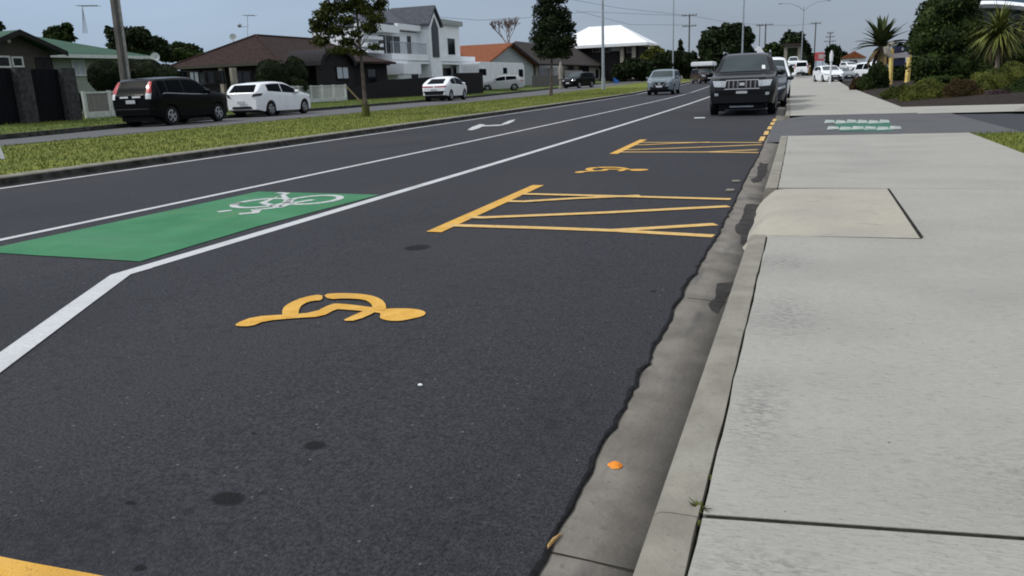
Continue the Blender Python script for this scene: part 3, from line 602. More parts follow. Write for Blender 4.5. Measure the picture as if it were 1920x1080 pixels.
def tree(name, label, cat, base, blobs, n, size, m='leaf_mid', trunk_r=.1, top=None, bark='bark', group=None, shell=.5, core=.0, limbs=True, rough=.16):
    root = empty(name, base, label, cat, group); base = Vector(base)
    top = Vector(top) if top else base+Vector((0, 0, max(b[0][2] for b in blobs)-base.z))
    if trunk_r:
        mb = MB(); k = 7; pts = []
        for i in range(k):
            t = i/(k-1); pts.append(base+(top-base)*t+Vector((.12*trunk_r*10*math.sin(t*5)*t*.3, .1*trunk_r*10*math.cos(t*4)*t*.2, 0)))
        mb.tube(pts, [trunk_r*(1.35 if i == 0 else 1)*(1-.8*i/(k-1)) for i in range(k)], 8)
        mb.build('trunk', bark, root, smooth=True)
        if limbs:
            mb = MB()
            for b in blobs:
                c = Vector(b[0]); t = max(.45, min(.9, ((c.z-base.z)-(c-top).length*.3)/(top.z-base.z+1e-6)-.12)); s_ = base+(top-base)*t
                md = s_+(c-s_)*.5+Vector((0, 0, -.08*(c-s_).length)); r0 = trunk_r*.3*(1-.5*t)
                mb.tube([s_, md, c], [r0, r0*.7, r0*.25], 5)
            mb.build('branches', bark, root, smooth=True)
    mb = leaf_mesh(blobs, n, size, shell, rough=rough)
    if core:
        for b in blobs: mb.ball(b[0], [core*q for q in (b[1] if hasattr(b[1], '__len__') else (b[1],)*3)], 7, .06)
    build_leaves(mb, 'crown' if trunk_r else 'foliage', m, root)
    return root
def shrub(name, label, base, blobs, n, size, m, cat='shrub', group=None, core=.86, shell=.82):
    clip = name == 'clipped_bush'; mb = leaf_mesh(blobs, int(n*1.8) if clip else n, size*.65 if clip else size, .93 if clip else shell, rough=.05 if clip else .16)
    if clip: core = .95
    for b in blobs: mb.ball(b[0], [core*q for q in (b[1] if hasattr(b[1], '__len__') else (b[1],)*3)], 9, .05)
    o = build_leaves(mb, name, m, None); return tag(o, label, cat, group)
def fronds(mb, c, n, L, wd, up0, up1, droop, seg=6, spread=(0, 6.283)):
    """strap leaves arching out from a crown point"""
    for i in range(n):
        a = random.uniform(*spread); el = random.uniform(up0, up1); l = L*random.uniform(.75, 1.1); d = Vector((math.cos(a)*math.cos(el), math.sin(a)*math.cos(el), math.sin(el)))
        sd = Vector((-math.sin(a), math.cos(a), 0)); p = Vector(c); rows = []
        for k in range(seg+1):
            t = k/seg; ww = wd*(1-t)**.6*(.5+.5*min(1, t*4))
            rows.append([p-sd*ww+Vector((0, 0, ww*.4)), p, p+sd*ww+Vector((0, 0, ww*.4))]); p = p+d*(l/seg); d = (d+Vector((0, 0, -droop/seg))).normalized()
        mb.grid([[tuple(q) for q in r] for r in rows])
    return mb

# median trees
b = G(687, 219, .26); D1 = (b-CAM).dot(FW)
tree('street_tree', 'young sparse street tree on the median in front of the brown-roofed house', 'tree', b,
     px_blobs([(q_[0], q_[1], q_[2]*1.05, q_[3]*1.35) for q_ in [(640, 94, 26, 6), (672, 98, 15, 5), (602, 76, 17, 8), (652, 79, 20, 6), (702, 88, 11, 5), (594, 52, 13, 11), (628, 58, 22, 8), (690, 52, 20, 7), (666, 64, 13, 5), (610, 33, 24, 13), (650, 38, 18, 7), (705, 36, 18, 8), (640, 14, 26, 10), (682, 18, 24, 9), (714, 10, 14, 10), (612, 14, 12, 9), (668, 2, 20, 8), (650, -18, 40, 9), (695, -24, 30, 9), (655, -46, 36, 10), (690, -60, 24, 10), (660, -85, 28, 14)]], D1), 16000, .052, 'leaf_olive', .075, PD(660, -70, D1), 'bark', shell=.12, rough=.4)
mb = MB(); tb = b+Vector((0, 0, -.05))
for i in range(120):
    a = random.uniform(0, 6.28); l = random.uniform(.25, .6); q = tb+Vector((math.cos(a)*.12*l*2, math.sin(a)*.12*l*2, l)); s_ = tb+Vector((math.cos(a)*.14, math.sin(a)*.14, 0)); sd = Vector((-math.sin(a), math.cos(a), 0))*.02
    mb.add([s_-sd, s_+sd, q], [(0, 1, 2)])
tag(mb.build('grass_tuft', 'leaf_moss'), 'tall unmown grass tuft around the foot of the sparse street tree', 'grass tuft')
mb = MB(); mb.tube([PD(682, 197, 33.5), PD(649, 162, 33.0)], .035, 6); tag(mb.build('timber_stake', 'timber'), 'pale timber stake leaning beside the sparse street tree', 'stake')
b = G(1033, 181, .22); D2 = (b-CAM).dot(FW)
tree('street_tree', 'dense dark cone-shaped street tree on the median before the orange-roofed house', 'tree', b,
     px_blobs([(1030, 0, 26, 16), (1050, -8, 22, 14), (1022, 22, 24, 16), (1050, 30, 22, 18), (1030, 48, 34, 18), (1012, 70, 20, 12), (1062, 52, 18, 14), (1040, 78, 36, 18), (1066, 78, 16, 14), (1030, 98, 28, 12), (1052, 100, 22, 10), (1012, 92, 14, 8), (1045, -30, 22, 18), (1040, -55, 16, 18)], D2), 16000, .085, 'leaf_dark', .1, PD(1036, -20, D2), shell=.3, core=.5)
# distant and garden trees
def bare_tree():
    base = PD(955, 120, 118); root = empty('bare_tree', base, 'leafless pale pinkish tree behind the orange-roofed house', 'tree'); mb = MB()
    def br(p, d, l, r, k):
        q = p+d*l; mb.tube([p, q], [max(r, .035), max(r*.7, .03)], 4, False)
        if k:
            for i in range(3 if k > 1 else 4):
                nd = (d+Vector((random.uniform(-.8, .8), random.uniform(-.8, .8), random.uniform(0, .5)))).normalized(); br(q, nd, l*random.uniform(.62, .85), r*.66, k-1)
    mb2 = MB(); mb2.tube([base, base+Vector((0, 0, .7))], [.16, .12], 6); mb2.build('trunk', 'twig', root)
    br(base+Vector((0, 0, .6)), Vector((0, 0, 1)), 1.9, .15, 5); mb.build('crown', 'twig', root)
bare_tree()
tree('garden_tree', 'dark spreading tree behind the leaning pole and green roof', 'tree', PD(250, 110, 72), px_blobs([(225, 68, 24, 16), (255, 72, 28, 20), (285, 82, 24, 14), (240, 90, 36, 16), (300, 92, 16, 10), (205, 58, 8, 8), (310, 104, 14, 10), (270, 104, 40, 10)], 72), 5200, .2, 'leaf_dark', .2, PD(250, 70, 72), core=.75)
tree('garden_tree', 'low grey-green tree peeping over the roofs left of the brown house', 'tree', PD(345, 110, 80), px_blobs([(335, 89, 18, 8), (355, 90, 16, 7), (345, 102, 34, 12), (318, 106, 18, 10)], 80), 2200, .22, 'leaf_mid', .12, PD(345, 90, 80), core=.75)
tree('garden_tree', 'small bushy tree top showing above the green roof ridge', 'tree', PD(115, 90, 60), px_blobs([(108, 58, 16, 8), (125, 53, 10, 9), (95, 62, 12, 5), (110, 70, 26, 10)], 60), 2200, .16, 'leaf_mid', .12, PD(115, 60, 60), core=.7)
tree('garden_tree', 'dark tree top cut by the left edge above the green roof', 'tree', PD(-12, 80, 60), px_blobs([(-8, 50, 14, 12), (-20, 60, 20, 14)], 60), 700, .16, 'leaf_dark', .12, PD(-12, 60, 60), core=.7)
tree('broad_tree', 'large dark round-crowned tree behind the dark four-wheel drive', 'tree', PD(1360, 140, 118), px_blobs([(1338, 76, 26, 24), (1370, 66, 26, 22), (1392, 72, 20, 24), (1355, 98, 40, 24), (1390, 100, 22, 22), (1325, 92, 16, 20), (1345, 120, 40, 18), (1380, 122, 26, 18)], 118), 8000, .34, 'leaf_dark', .3, PD(1360, 80, 118), core=.85)
tree('broad_tree', 'dark dome-shaped tree behind the beige house and the twin-arm lamp', 'tree', PD(1488, 130, 150), px_blobs([(1488, 84, 24, 24), (1478, 98, 20, 18), (1502, 100, 18, 20), (1495, 112, 30, 14)], 150), 4000, .36, 'leaf_dark', .3, PD(1488, 80, 150), core=.88)
tree('broad_tree', 'dark tree in the far distance behind the white marker pole', 'tree', PD(1565, 140, 170), px_blobs([(1562, 104, 14, 18), (1575, 112, 18, 14), (1590, 120, 16, 10)], 170), 2500, .4, 'leaf_dark', .25, PD(1565, 100, 170), core=.88)
tree('broad_tree', 'mid green tree left of the beige house beyond the parked cars', 'tree', PD(1450, 130, 140), px_blobs([(1448, 92, 16, 10), (1462, 100, 16, 10), (1442, 104, 14, 14)], 140), 2200, .34, 'leaf_mid', .25, PD(1450, 95, 140), core=.85)
tree('conifer', 'thin dark conifer beside the far left power pole', 'tree', PD(1276, 150, 135), px_blobs([(1276, 82, 3, 8), (1276, 96, 6, 10), (1276, 112, 9, 12)], 135), 900, .28, 'leaf_dark', .12, PD(1276, 78, 135), core=.7)
shrub('garden_shrub', 'bright olive rounded shrub beneath the white-roofed building', None, px_blobs([(1228, 102, 18, 14), (1215, 112, 14, 12)], 112), 2600, .22, 'leaf_moss', core=.8)
shrub('garden_shrub', 'dark shrub mass behind the blue bin and lamp post', None, px_blobs([(1185, 128, 26, 18), (1212, 132, 22, 18), (1165, 136, 16, 14), (1240, 122, 18, 20)], 108), 4200, .24, 'leaf_dark', core=.85)
shrub('garden_shrub', 'dark hedge behind the blue-grey oncoming car', None, px_blobs([(1262, 118, 20, 22), (1290, 122, 20, 24), (1245, 138, 20, 14)], 122), 3200, .26, 'leaf_dark', core=.88)
# clipped bushes
shrub('clipped_bush', 'square dark clipped bush left of the leaning pole', None, px_blobs([(197, 143, 29, 28, .0), (185, 128, 16, 10), (210, 128, 16, 10)], 35.5), 5200, .05, 'leaf_hedge', cat='bush')
shrub('clipped_bush', 'broad dark clipped hedge behind the black wagon roof', None, px_blobs([(275, 138, 32, 26), (250, 132, 24, 20), (310, 142, 24, 20)], 37), 5200, .055, 'leaf_hedge', cat='bush')
shrub('clipped_bush', 'left of two dome-shaped bushes before the brown-roofed house', None, px_blobs([(507, 142, 26, 29), (506, 160, 25, 22)], 47), 4200, .07, 'leaf_hedge', cat='bush', group='dome-shaped bushes')
shrub('clipped_bush', 'right of two dome-shaped bushes before the brown-roofed house', None, px_blobs([(555, 138, 21, 30), (555, 160, 22, 22)], 48.5), 4200, .07, 'leaf_hedge', cat='bush', group='dome-shaped bushes')
shrub('clipped_bush', 'small dark bush between stone pillar and white netting fence', None, px_blobs([(145, 192, 8, 20), (128, 150, 10, 14)], 33.5), 1500, .05, 'leaf_hedge', cat='bush')
# garden at the right
shrub('mound_shrub', 'mossy green mound shrub at the feet of the yellow sign posts', None, px_blobs([(q_[0], q_[1]+5, q_[2], q_[3]*1.12)+tuple(q_[4:]) for q_ in [(1684, 178, 30, 16), (1702, 172, 22, 16)]], 29.5), 9240, 0.028, 'leaf_moss', group='low shrubs in the garden bed')
shrub('mound_shrub', 'wide green mound shrub left of the brown shrub', None, px_blobs([(q_[0], q_[1]+5, q_[2], q_[3]*1.12)+tuple(q_[4:]) for q_ in [(1732, 178, 40, 26), (1712, 186, 24, 14), (1752, 170, 30, 20)]], 26.5), 13640, 0.028, 'leaf_moss', group='low shrubs in the garden bed')
shrub('mound_shrub', 'brown dome-shaped shrub in the middle of the garden bed', None, px_blobs([(q_[0], q_[1]+5, q_[2], q_[3]*1.12)+tuple(q_[4:]) for q_ in [(1804, 176, 34, 28), (1798, 168, 26, 22)]], 25.5), 11440, 0.025, 'leaf_brown', group='low shrubs in the garden bed')
shrub('mound_shrub', 'long olive hedge shrub under the cabbage tree', None, px_blobs([(q_[0], q_[1]+5, q_[2], q_[3]*1.12)+tuple(q_[4:]) for q_ in [(1860, 152, 44, 24, 2), (1900, 146, 40, 28, 2), (1845, 166, 20, 20, 1.5)]], 27), 13640, 0.031, 'leaf_moss', group='low shrubs in the garden bed')
shrub('mound_shrub', 'small purple-grey shrub at the front of the bed', None, px_blobs([(q_[0], q_[1]+5, q_[2], q_[3]*1.12)+tuple(q_[4:]) for q_ in [(1871, 181, 20, 15)]], 24.6), 5280, 0.022, 'leaf_purple', group='low shrubs in the garden bed')
shrub('mound_shrub', 'dark green shrub cut by the right edge of the photo', None, px_blobs([(q_[0], q_[1]+5, q_[2], q_[3]*1.12)+tuple(q_[4:]) for q_ in [(1910, 176, 28, 22), (1930, 168, 30, 26)]], 25), 9240, 0.028, 'leaf_mid', group='low shrubs in the garden bed')
shrub('mound_shrub', 'reddish brown shrub at the far tip of the garden bed', None, px_blobs([(q_[0], q_[1]+5, q_[2], q_[3]*1.12)+tuple(q_[4:]) for q_ in [(1607, 154, 10, 11), (1600, 160, 7, 6)]], 45), 3300, 0.037, 'leaf_red', group='low shrubs in the garden bed')
shrub('mound_shrub', 'dark green shrub between the dark palm and left sign post', None, px_blobs([(q_[0], q_[1]+5, q_[2], q_[3]*1.12)+tuple(q_[4:]) for q_ in [(1628, 152, 18, 18), (1645, 142, 18, 24), (1640, 164, 20, 10), (1656, 150, 10, 22)]], 43), 11440, 0.043, 'leaf_mid', group='low shrubs in the garden bed')
shrub('mound_shrub', 'deep green shrub behind the yellow-posted sign', None, px_blobs([(q_[0], q_[1]+5, q_[2], q_[3]*1.12)+tuple(q_[4:]) for q_ in [(1690, 140, 20, 22), (1682, 112, 12, 30), (1712, 130, 14, 20)]], 58), 9240, 0.062, 'leaf_mid', group='low shrubs in the garden bed')
tree('large_bush', 'huge dark green bushy tree right of the yellow-posted sign', 'tree', PD(1770, 165, 38), px_blobs([(1745, 40, 30, 34), (1770, 15, 40, 30), (1800, 5, 34, 26), (1730, 80, 28, 30), (1768, 75, 40, 36), (1812, 60, 32, 40), (1745, 120, 36, 30), (1790, 125, 40, 30), (1722, 65, 14, 20), (1775, -20, 40, 24), (1838, 100, 26, 34), (1830, 130, 30, 20), (1730, 105, 16, 26), (1760, 148, 46, 12), (1880, 110, 30, 26, 4), (1905, 95, 26, 36, 5)], 38), 15000, .085, 'leaf_mid', .16, PD(1772, 40, 38), shell=.6, core=.8)
def palm(name, label, base, top, fr, leafm, n, L, wd, up, droop, dead=0, trunk=.12):
    root = empty(name, base, label, 'palm tree'); mb = MB(); mb.tube([base, base+(Vector(top)-Vector(base))*.5+Vector((.03, 0, 0)), top], [trunk*1.2, trunk, trunk*.9], 9); mb.build('trunk', 'pale_bark', root, smooth=True)
    mb = MB(); fronds(mb, top, n, L, wd, up[0], up[1], droop); build_leaves(mb, 'crown', leafm, root)
    if dead: mb = MB(); fronds(mb, Vector(top)-Vector((0, 0, .05)), dead, L*.85, wd, -1.3, -.3, .7); build_leaves(mb, 'dead_leaves', 'frond_dead', root)
palm('yucca_palm', 'dark spiky palm with stout trunk left of the yellow-posted sign', PD(1652, 150, 55), PD(1652, 88, 55), 0, 'frond_dark', 60, 2.2, .24, (.1, 1.45), .7, 14, .26)
palm('cabbage_tree', 'light green cabbage tree with drooping leaves at the right', PD(1866, 165, 31), PD(1872, 66, 31), 0, 'frond_green', 300, 1.4, .042, (-.5, 1.5), 1.5, 60, .075)
palm('cabbage_tree', 'cabbage tree crown half cut by the right edge', PD(1930, 165, 36), PD(1928, 45, 36), 0, 'frond_green', 90, 1.2, .035, (-.5, 1.4), 1.4, 20, .08)

# ------------------------------------------------------------------ buildings across the street
GZ = .5
def wall_box(root, m, x0, x1, y0, y1, z0, z1, name='wall'): return MB().bx(x0, x1, y0, y1, z0, z1).build(name, m, root)
def hip_roof(root, m, x0, x1, y0, y1, ze, zr, ov=.5, hipL=True, hipR=True, name='roof', along='y', th=.14):
    x0 -= ov; x1 += ov; y0 -= ov; y1 += ov
    if along == 'y':
        h = (x1-x0)/2; xm = (x0+x1)/2; a = y0+(h if hipL else 0); b = y1-(h if hipR else 0)
        if a > b: a = b = (a+b)/2
        r = [(xm, a, zr), (xm, b, zr)]; e = [(x0, y0, ze), (x1, y0, ze), (x1, y1, ze), (x0, y1, ze)]; f = [(0, 1, 4), (1, 2, 5, 4), (2, 3, 5), (3, 0, 4, 5)]
    else:
        h = (y1-y0)/2; ym = (y0+y1)/2; a = x0+(h if hipL else 0); b = x1-(h if hipR else 0)
        if a > b: a = b = (a+b)/2
        r = [(a, ym, zr), (b, ym, zr)]; e = [(x0, y0, ze), (x1, y0, ze), (x1, y1, ze), (x0, y1, ze)]; f = [(0, 1, 5, 4), (1, 2, 5), (2, 3, 4, 5), (3, 0, 4)]
    v = e+r; lo = [(p[0], p[1], ze-th) for p in e]
    mb = MB().add(v+lo, f+[(0, 6, 7, 1), (1, 7, 8, 2), (2, 8, 9, 3), (3, 9, 6, 0), (6, 9, 8, 7)])
    return mb.build(name, m, root)
def ridge_caps(roof, m, pts, r=.09):
    mb = MB()
    for a, b in pts: mb.tube([a, b], r, 6)
    return mb.build('ridge_tiles', m, roof)
def gutter(root, m, x, y0, y1, z, h=.16): return MB().bx(x, x+.12, y0, y1, z-h, z).build('gutter', m, root)
def window(root, x, y0, y1, z0, z1, frame='trim', pane='glass', bars=1, t=.07):
    mb = MB(); mb.bx(x-.03, x+.06, y0-t, y1+t, z1, z1+t); mb.bx(x-.03, x+.07, y0-t, y1+t, z0-t, z0); mb.bx(x-.03, x+.06, y0-t, y0, z0, z1); mb.bx(x-.03, x+.06, y1, y1+t, z0, z1)
    for i in range(bars): yy = y0+(y1-y0)*(i+1)/(bars+1); mb.bx(x-.02, x+.05, yy-t*.45, yy+t*.45, z0, z1)
    f = mb.build('window', frame, root); MB().bx(x-.02, x+.025, y0, y1, z0, z1).build('pane', pane, f); return f
def Yon(px, X): return PX(px, 150, X).y
def Zon(px, py, X): return PX(px, py, X).z

# --- green-roofed house
xf = -32.; root = empty('house', (-36, 27, GZ), 'pale weatherboard house with green roof and taupe gable at the far left', 'house')
yp = Yon(36, xf); ye = Yon(118, xf); zp = Zon(36, 58, xf); ze = Zon(118, 98, xf); hw = ye-yp
wall_box(root, 'wall_taupe', xf-7, xf, yp-hw+.45, yp+hw-.45, GZ-.2, ze-.1)
MB().prism([(xf+.02, yp-hw+.3, ze-.1), (xf+.02, yp+hw-.3, ze-.1), (xf+.02, yp, zp-.16)], (-.1, 0, 0)).build('gable', 'wall_taupe', root)
mb = MB(); zt = .12
for s_ in (-1, 1): mb.prism([(xf+.5, yp, zp), (xf+.5, yp+s_*hw, ze), (xf+.5, yp+s_*hw, ze-zt), (xf+.5, yp, zp-zt)], (-8.5, 0, 0))
mb.build('gable_roof', 'roof_green', root)
mb = MB()
for s_ in (-1, 1): mb.prism([(xf+.52, yp, zp+.02), (xf+.52, yp+s_*(hw+.02), ze+.01), (xf+.52, yp+s_*(hw+.02), ze-.2), (xf+.52, yp, zp-.2)], (.05, 0, 0))
mb.build('bargeboard', 'wall_char', root)
MB().ball((xf+.05, yp-.2, zp-.42), (.05, .1, .1), 6).build('vent', 'trim', root)
xm = -34.2; yr = Yon(285, xm); zem = Zon(200, 106, xm)
wall_box(root, 'wall_pale', xm-8, xm, yp-4, yr-.5, GZ-.2, zem-.05)
rf = hip_roof(root, 'roof_green', xm-8, xm, yp-4, yr-.5, zem, Zon(190, 70, xm-4), .55)
gutter(root, 'trim', xm+.55, yp+hw+.05, yr+.05, zem+.03)
window(root, xm, Yon(140, xm), Yon(160, xm), Zon(150, 140, xm), Zon(150, 115, xm), 'trim', 'curtain', 1)
window(root, xm, Yon(184, xm), Yon(208, xm), Zon(190, 140, xm), Zon(190, 118, xm), 'trim', 'curtain', 1)
window(root, xf, Yon(-4, xf), Yon(22, xf), Zon(20, 124, xf), Zon(20, 108, xf), 'trim', 'glass', 0); window(root, xf, Yon(30, xf), Yon(46, xf), Zon(20, 123, xf), Zon(20, 109, xf), 'trim', 'glass', 0)
MB().bx(xf, xf+.05, Yon(72, xf), Yon(103, xf), GZ, Zon(90, 108, xf)).build('door', 'wall_char', root)
# --- brown-roofed house
def PY(px, py, Yp): d = ray(px, py); return CAM+d*(Yp/d.y)
xf = -33.; root = empty('house', (-38, 51, GZ), 'dark brick house with broad brown tiled hip roof and arched porch', 'house')
YS = 45.4; xa = PY(311, 118, YS).x; xb = PY(526, 114, YS).x; ze = (PY(330, 121, YS).z+PY(500, 121, YS).z)/2; ap = PY(479, 66, 48.6); xm_ = ap.x; zr = ap.z; YE = 60.
wall_box(root, 'wall_dark', xa+.6, xb-.6, YS+.6, YE-1, GZ-.2, ze-.12)
ev = [(xa, YS, ze), (xb, YS, ze), (xb, YE, ze), (xa, YE, ze)]; rg = [(xm_, 48.6, zr), (xm_, YE-4, zr)]
mb = MB().add(ev+rg+[(p[0], p[1], p[2]-.16) for p in ev], [(0, 1, 4), (1, 2, 5, 4), (2, 3, 5), (3, 0, 4, 5), (0, 6, 7, 1), (1, 7, 8, 2), (2, 8, 9, 3), (3, 9, 6, 0), (6, 9, 8, 7)]); rf = mb.build('roof', 'roof_brown', root)
ridge_caps(rf, 'roof_brown', [(ev[0], rg[0]), (ev[1], rg[0]), (rg[0], rg[1]), (ev[2], rg[1])])
MB().bx(xa, xb, YS-.12, YS, ze-.17, ze-.01).build('gutter', 'wall_taupe', root); MB().bx(xb, xb+.12, YS-.12, YE, ze-.17, ze-.01).build('gutter', 'wall_taupe', root)
q2 = lambda px, py: PY(px, py, YS+.6)
for a, b2, pn in ((334, 350, 'glass'), (358, 372, 'curtain'), (376, 396, 'curtain'), (402, 416, 'glass'), (434, 470, 'glass')):
    x0, x1 = q2(a, 140).x, q2(b2, 140).x; z0, z1 = q2(a, 158).z, q2(a, 136).z; mb = MB(); mb.bx(x0-.08, x1+.08, YS+.53, YS+.62, z0-.08, z1+.08); f = mb.build('window', 'wall_char', root); MB().bx(x0, x1, YS+.5, YS+.55, z0, z1).build('pane', 'grey_curtain' if pn == 'curtain' else 'glass', f)
x0 = q2(423, 140).x; MB().bx(x0-.14, x0+.14, YS+.1, YS+.4, GZ-.2, ze-.17).build('porch_column', 'wall_beige', root)
y2 = Yon(596, -31.5); y3 = Yon(735, -31.5); ze2 = Zon(720, 116, -31.)
wall_box(root, 'wall_dark', -41, -31.5, y2, y3-.7, GZ-.2, ze2-.1, 'wing_wall')
hip_roof(root, 'roof_brown', -41, -31.5, y2+1.2, y3-.7, ze2, Zon(650, 84, -36), .55, name='wing_roof')
# arched porch: half barrel over the entrance
ca = (Yon(604, -30.2)+Yon(672, -30.2))/2; ra = (Yon(672, -30.2)-Yon(604, -30.2))/2; zb = Zon(604, 122, -30.2); za = Zon(638, 91, -30.2)
mb = MB(); n = 14; arc = [(ca+ra*math.cos(math.pi*i/n), zb+(za-zb)*math.sin(math.pi*i/n)) for i in range(n+1)]
mb.grid([[(-30.2, y, z), (-33.5, y, z)] for y, z in arc]); mb.grid([[(-30.2, y, z), (-30.2, ca+(y-ca)*.84, zb+(z-zb)*.8)] for y, z in arc]); mb.build('arched_porch', 'wall_char', root)
mb = MB(); mb.add([(-30.6, y, z) for y, z in arc]+[(-30.6, arc[-1][0], GZ), (-30.6, arc[0][0], GZ)], [tuple(range(n+3))]); mb.build('porch_wall', 'wall_char', root)
window(root, -30.58, Yon(632, -30.6), Yon(653, -30.6), Zon(640, 147, -30.6), Zon(640, 126, -30.6), 'wall_char', 'curtain', 1)
for a, b2 in ((335, 350), (356, 372), (385, 420), (440, 470)): window(root, xf, Yon(a, xf), Yon(b2, xf), Zon(a, 156, xf), Zon(a, 135, xf), 'wall_char', 'curtain' if a in (356,) else 'glass', 1)
mb = MB(); mb.bx(xf+.5, xf+.68, Yon(419, xf), Yon(428, xf), GZ-.2, Zon(423, 128, xf)); mb.build('porch_column', 'wall_beige', root)
window(root, -31.5, Yon(690, -31.5), Yon(705, -31.5), Zon(700, 155, -31.5), Zon(700, 130, -31.5), 'wall_char', 'glass', 0)
# --- white two-storey house
xf = -33.5; root = empty('house', (-38, 66, GZ), 'white modern two-storey house with dark pointed entrance bay', 'house')
Y = lambda p: Yon(p, xf)
z1 = Zon(790, 104, xf); z2 = Zon(790, 121, xf); zt = Zon(720, 56, xf)
wall_box(root, 'wall_white', xf-9, xf, Y(692), Y(868), GZ-.2, z2, 'lower_wall')
MB().bx(xf-9, xf+1.0, Y(718), Y(876), z2, z1).build('balcony_band', 'wall_white', root)
MB().bx(xf+1.0, xf+1.06, Y(718), Y(876), z2+.25, z2+.32).build('balcony_rail', 'trim', root)
wall_box(root, 'wall_white', xf-5, xf, Y(692), Y(851), z1, zt, 'upper_wall')
MB().bx(xf-.4, xf+.7, Y(680), Y(742), Zon(720, 62, xf), Zon(720, 48, xf)).build('parapet', 'wall_white', root)
MB().bx(xf-5, xf+.5, Y(742), Y(790), Zon(760, 58, xf)+.02, Zon(760, 47, xf)).build('eave_band', 'wall_white', root)
hip_roof(root, 'roof_grey', xf-6, xf-.2, Y(732), Y(796), Zon(760, 47, xf)+.02, Zon(760, 24, xf-3), .4, hipR=False)
zt2 = Zon(830, 49, xf); MB().bx(xf-4, xf+.9, Y(806), Y(850), z1, zt2).build('corner_tower', 'wall_white', root)
MB().bx(xf-4.2, xf+1.15, Y(805), Y(853), zt2, zt2+.45).build('tower_parapet', 'wall_grey', root)
# pointed entrance bay in dark glass with pale side walls
pk = Zon(797, 18, xf+1.2); sh = Zon(797, 46, xf+1.2)
ya_, yb_ = Y(788), Y(808); mb = MB(); mb.prism([(xf+1.2, ya_, GZ), (xf+1.2, yb_, GZ), (xf+1.2, yb_, sh), (xf+1.2, (ya_+yb_)/2, pk), (xf+1.2, ya_, sh)], (-4, 0, 0)); mb.build('entrance_bay', 'wall_white', root)
yc = (ya_+yb_)/2; k = .62; mb = MB(); mb.prism([(xf+1.26, yc-(yc-ya_)*k, z1-.2), (xf+1.26, yc+(yc-ya_)*k, z1-.2), (xf+1.26, yc+(yc-ya_)*k, sh-.2), (xf+1.26, yc, pk-.55), (xf+1.26, yc-(yc-ya_)*k, sh-.2)], (-.05, 0, 0)); mb.build('bay_glazing', 'glass', root)
mb = MB(); mb.prism([(xf+1.4, ya_-.35, sh-.1), (xf+1.4, yc, pk+.25), (xf+1.4, yb_+.35, sh-.1), (xf+1.4, yb_+.35, sh+.12), (xf+1.4, yc, pk+.5), (xf+1.4, ya_-.35, sh+.12)], (-4.5, 0, 0)); mb.build('bay_roof', 'roof_grey', root)
window(root, xf, Y(714), Y(754), Zon(740, 101, xf), Zon(740, 68, xf), 'wall_white', 'glass', 2); window(root, xf, Y(767), Y(775), Zon(770, 101, xf), Zon(770, 68, xf), 'wall_white', 'glass', 0)
window(root, xf+.9, Y(826), Y(840), Zon(832, 102, xf+.9), Zon(832, 71, xf+.9), 'wall_white', 'glass', 0)
MB().bx(xf-1, xf+2.2, Y(714), Y(748), Zon(740, 139, xf+2), Zon(740, 119, xf+2)).build('porch_box', 'wall_white', root)
for a, b2 in ((772, 784), (818, 846), (852, 866)): MB().bx(xf, xf+.06, Y(a), Y(b2), GZ, z2-.3).build('garage_opening', 'glass', root)
for a in (812, 848, 870): MB().bx(xf+.6, xf+.95, Y(a)-.2, Y(a)+.2, GZ-.1, z2).build('column', 'wall_white', root)
for t_, u_ in ((69, 75), (82, 88), (95, 100)): MB().bx(xf-.6, xf+.55, Y(683), Y(713), Zon(700, u_, xf), Zon(700, t_, xf)).build('balcony_slab', 'wall_white', root)
mb = MB(); mb.bx(xf+.95, xf+1.02, Y(718), Y(786), z1+.9, z1+.96); n_b = 26
for i in range(n_b): y_ = Y(718)+(Y(786)-Y(718))*i/n_b; mb.bx(xf+.96, xf+1.0, y_, y_+.05, z1, z1+.9)
mb.build('balustrade', 'galv', root)
# --- orange-roofed house
xf = -34.; root = empty('house', (-40, 92, GZ), 'pale grey weatherboard house with terracotta roof and wide gable', 'house'); Y = lambda p: Yon(p, xf)
yp = Y(955); ye = Y(1003); zp = Zon(955, 81, xf); ze = Zon(1000, 120, xf); hw = ye-yp; yl = Y(908); zl = ze
wall_box(root, 'wall_grey', xf-9, xf, yl+.3, ye-.6, GZ-.2, ze)
MB().prism([(xf+.03, yl+.3, ze), (xf+.03, ye-.6, ze), (xf+.03, yp, zp-.2)], (-.12, 0, 0)).build('gable', 'wall_grey', root)
mb = MB(); t_ = .22
for yy, mm in ((yl-.1, 0), (ye, 1)): mb.prism([(xf+.6, yp, zp), (xf+.6, yy, ze), (xf+.6, yy, ze-t_), (xf+.6, yp, zp-t_)], (-10, 0, 0))
mb.build('gable_roof', 'roof_orange', root)
mb = MB()
for yy in (ye,): mb.prism([(xf+.63, yp, zp+.03), (xf+.63, yy, ze+.02), (xf+.63, yy, ze-.3), (xf+.63, yp, zp-.3)], (.06, 0, 0))
mb.build('bargeboard', 'wall_char', root)
wall_box(root, 'wall_grey', xf-11, xf-2.5, Y(858), yl+.2, GZ-.2, ze-.1, 'wing_wall')
hip_roof(root, 'roof_orange', xf-11, xf-2.5, Y(858), yl+3, ze, Zon(900, 84, xf-7), .5, hipR=False, name='wing_roof')
hip_roof(root, 'roof_grey', xf-22, xf-14, Y(850)+8, Y(880)+12, ze+1.6, ze+3.6, .4, name='rear_roof')
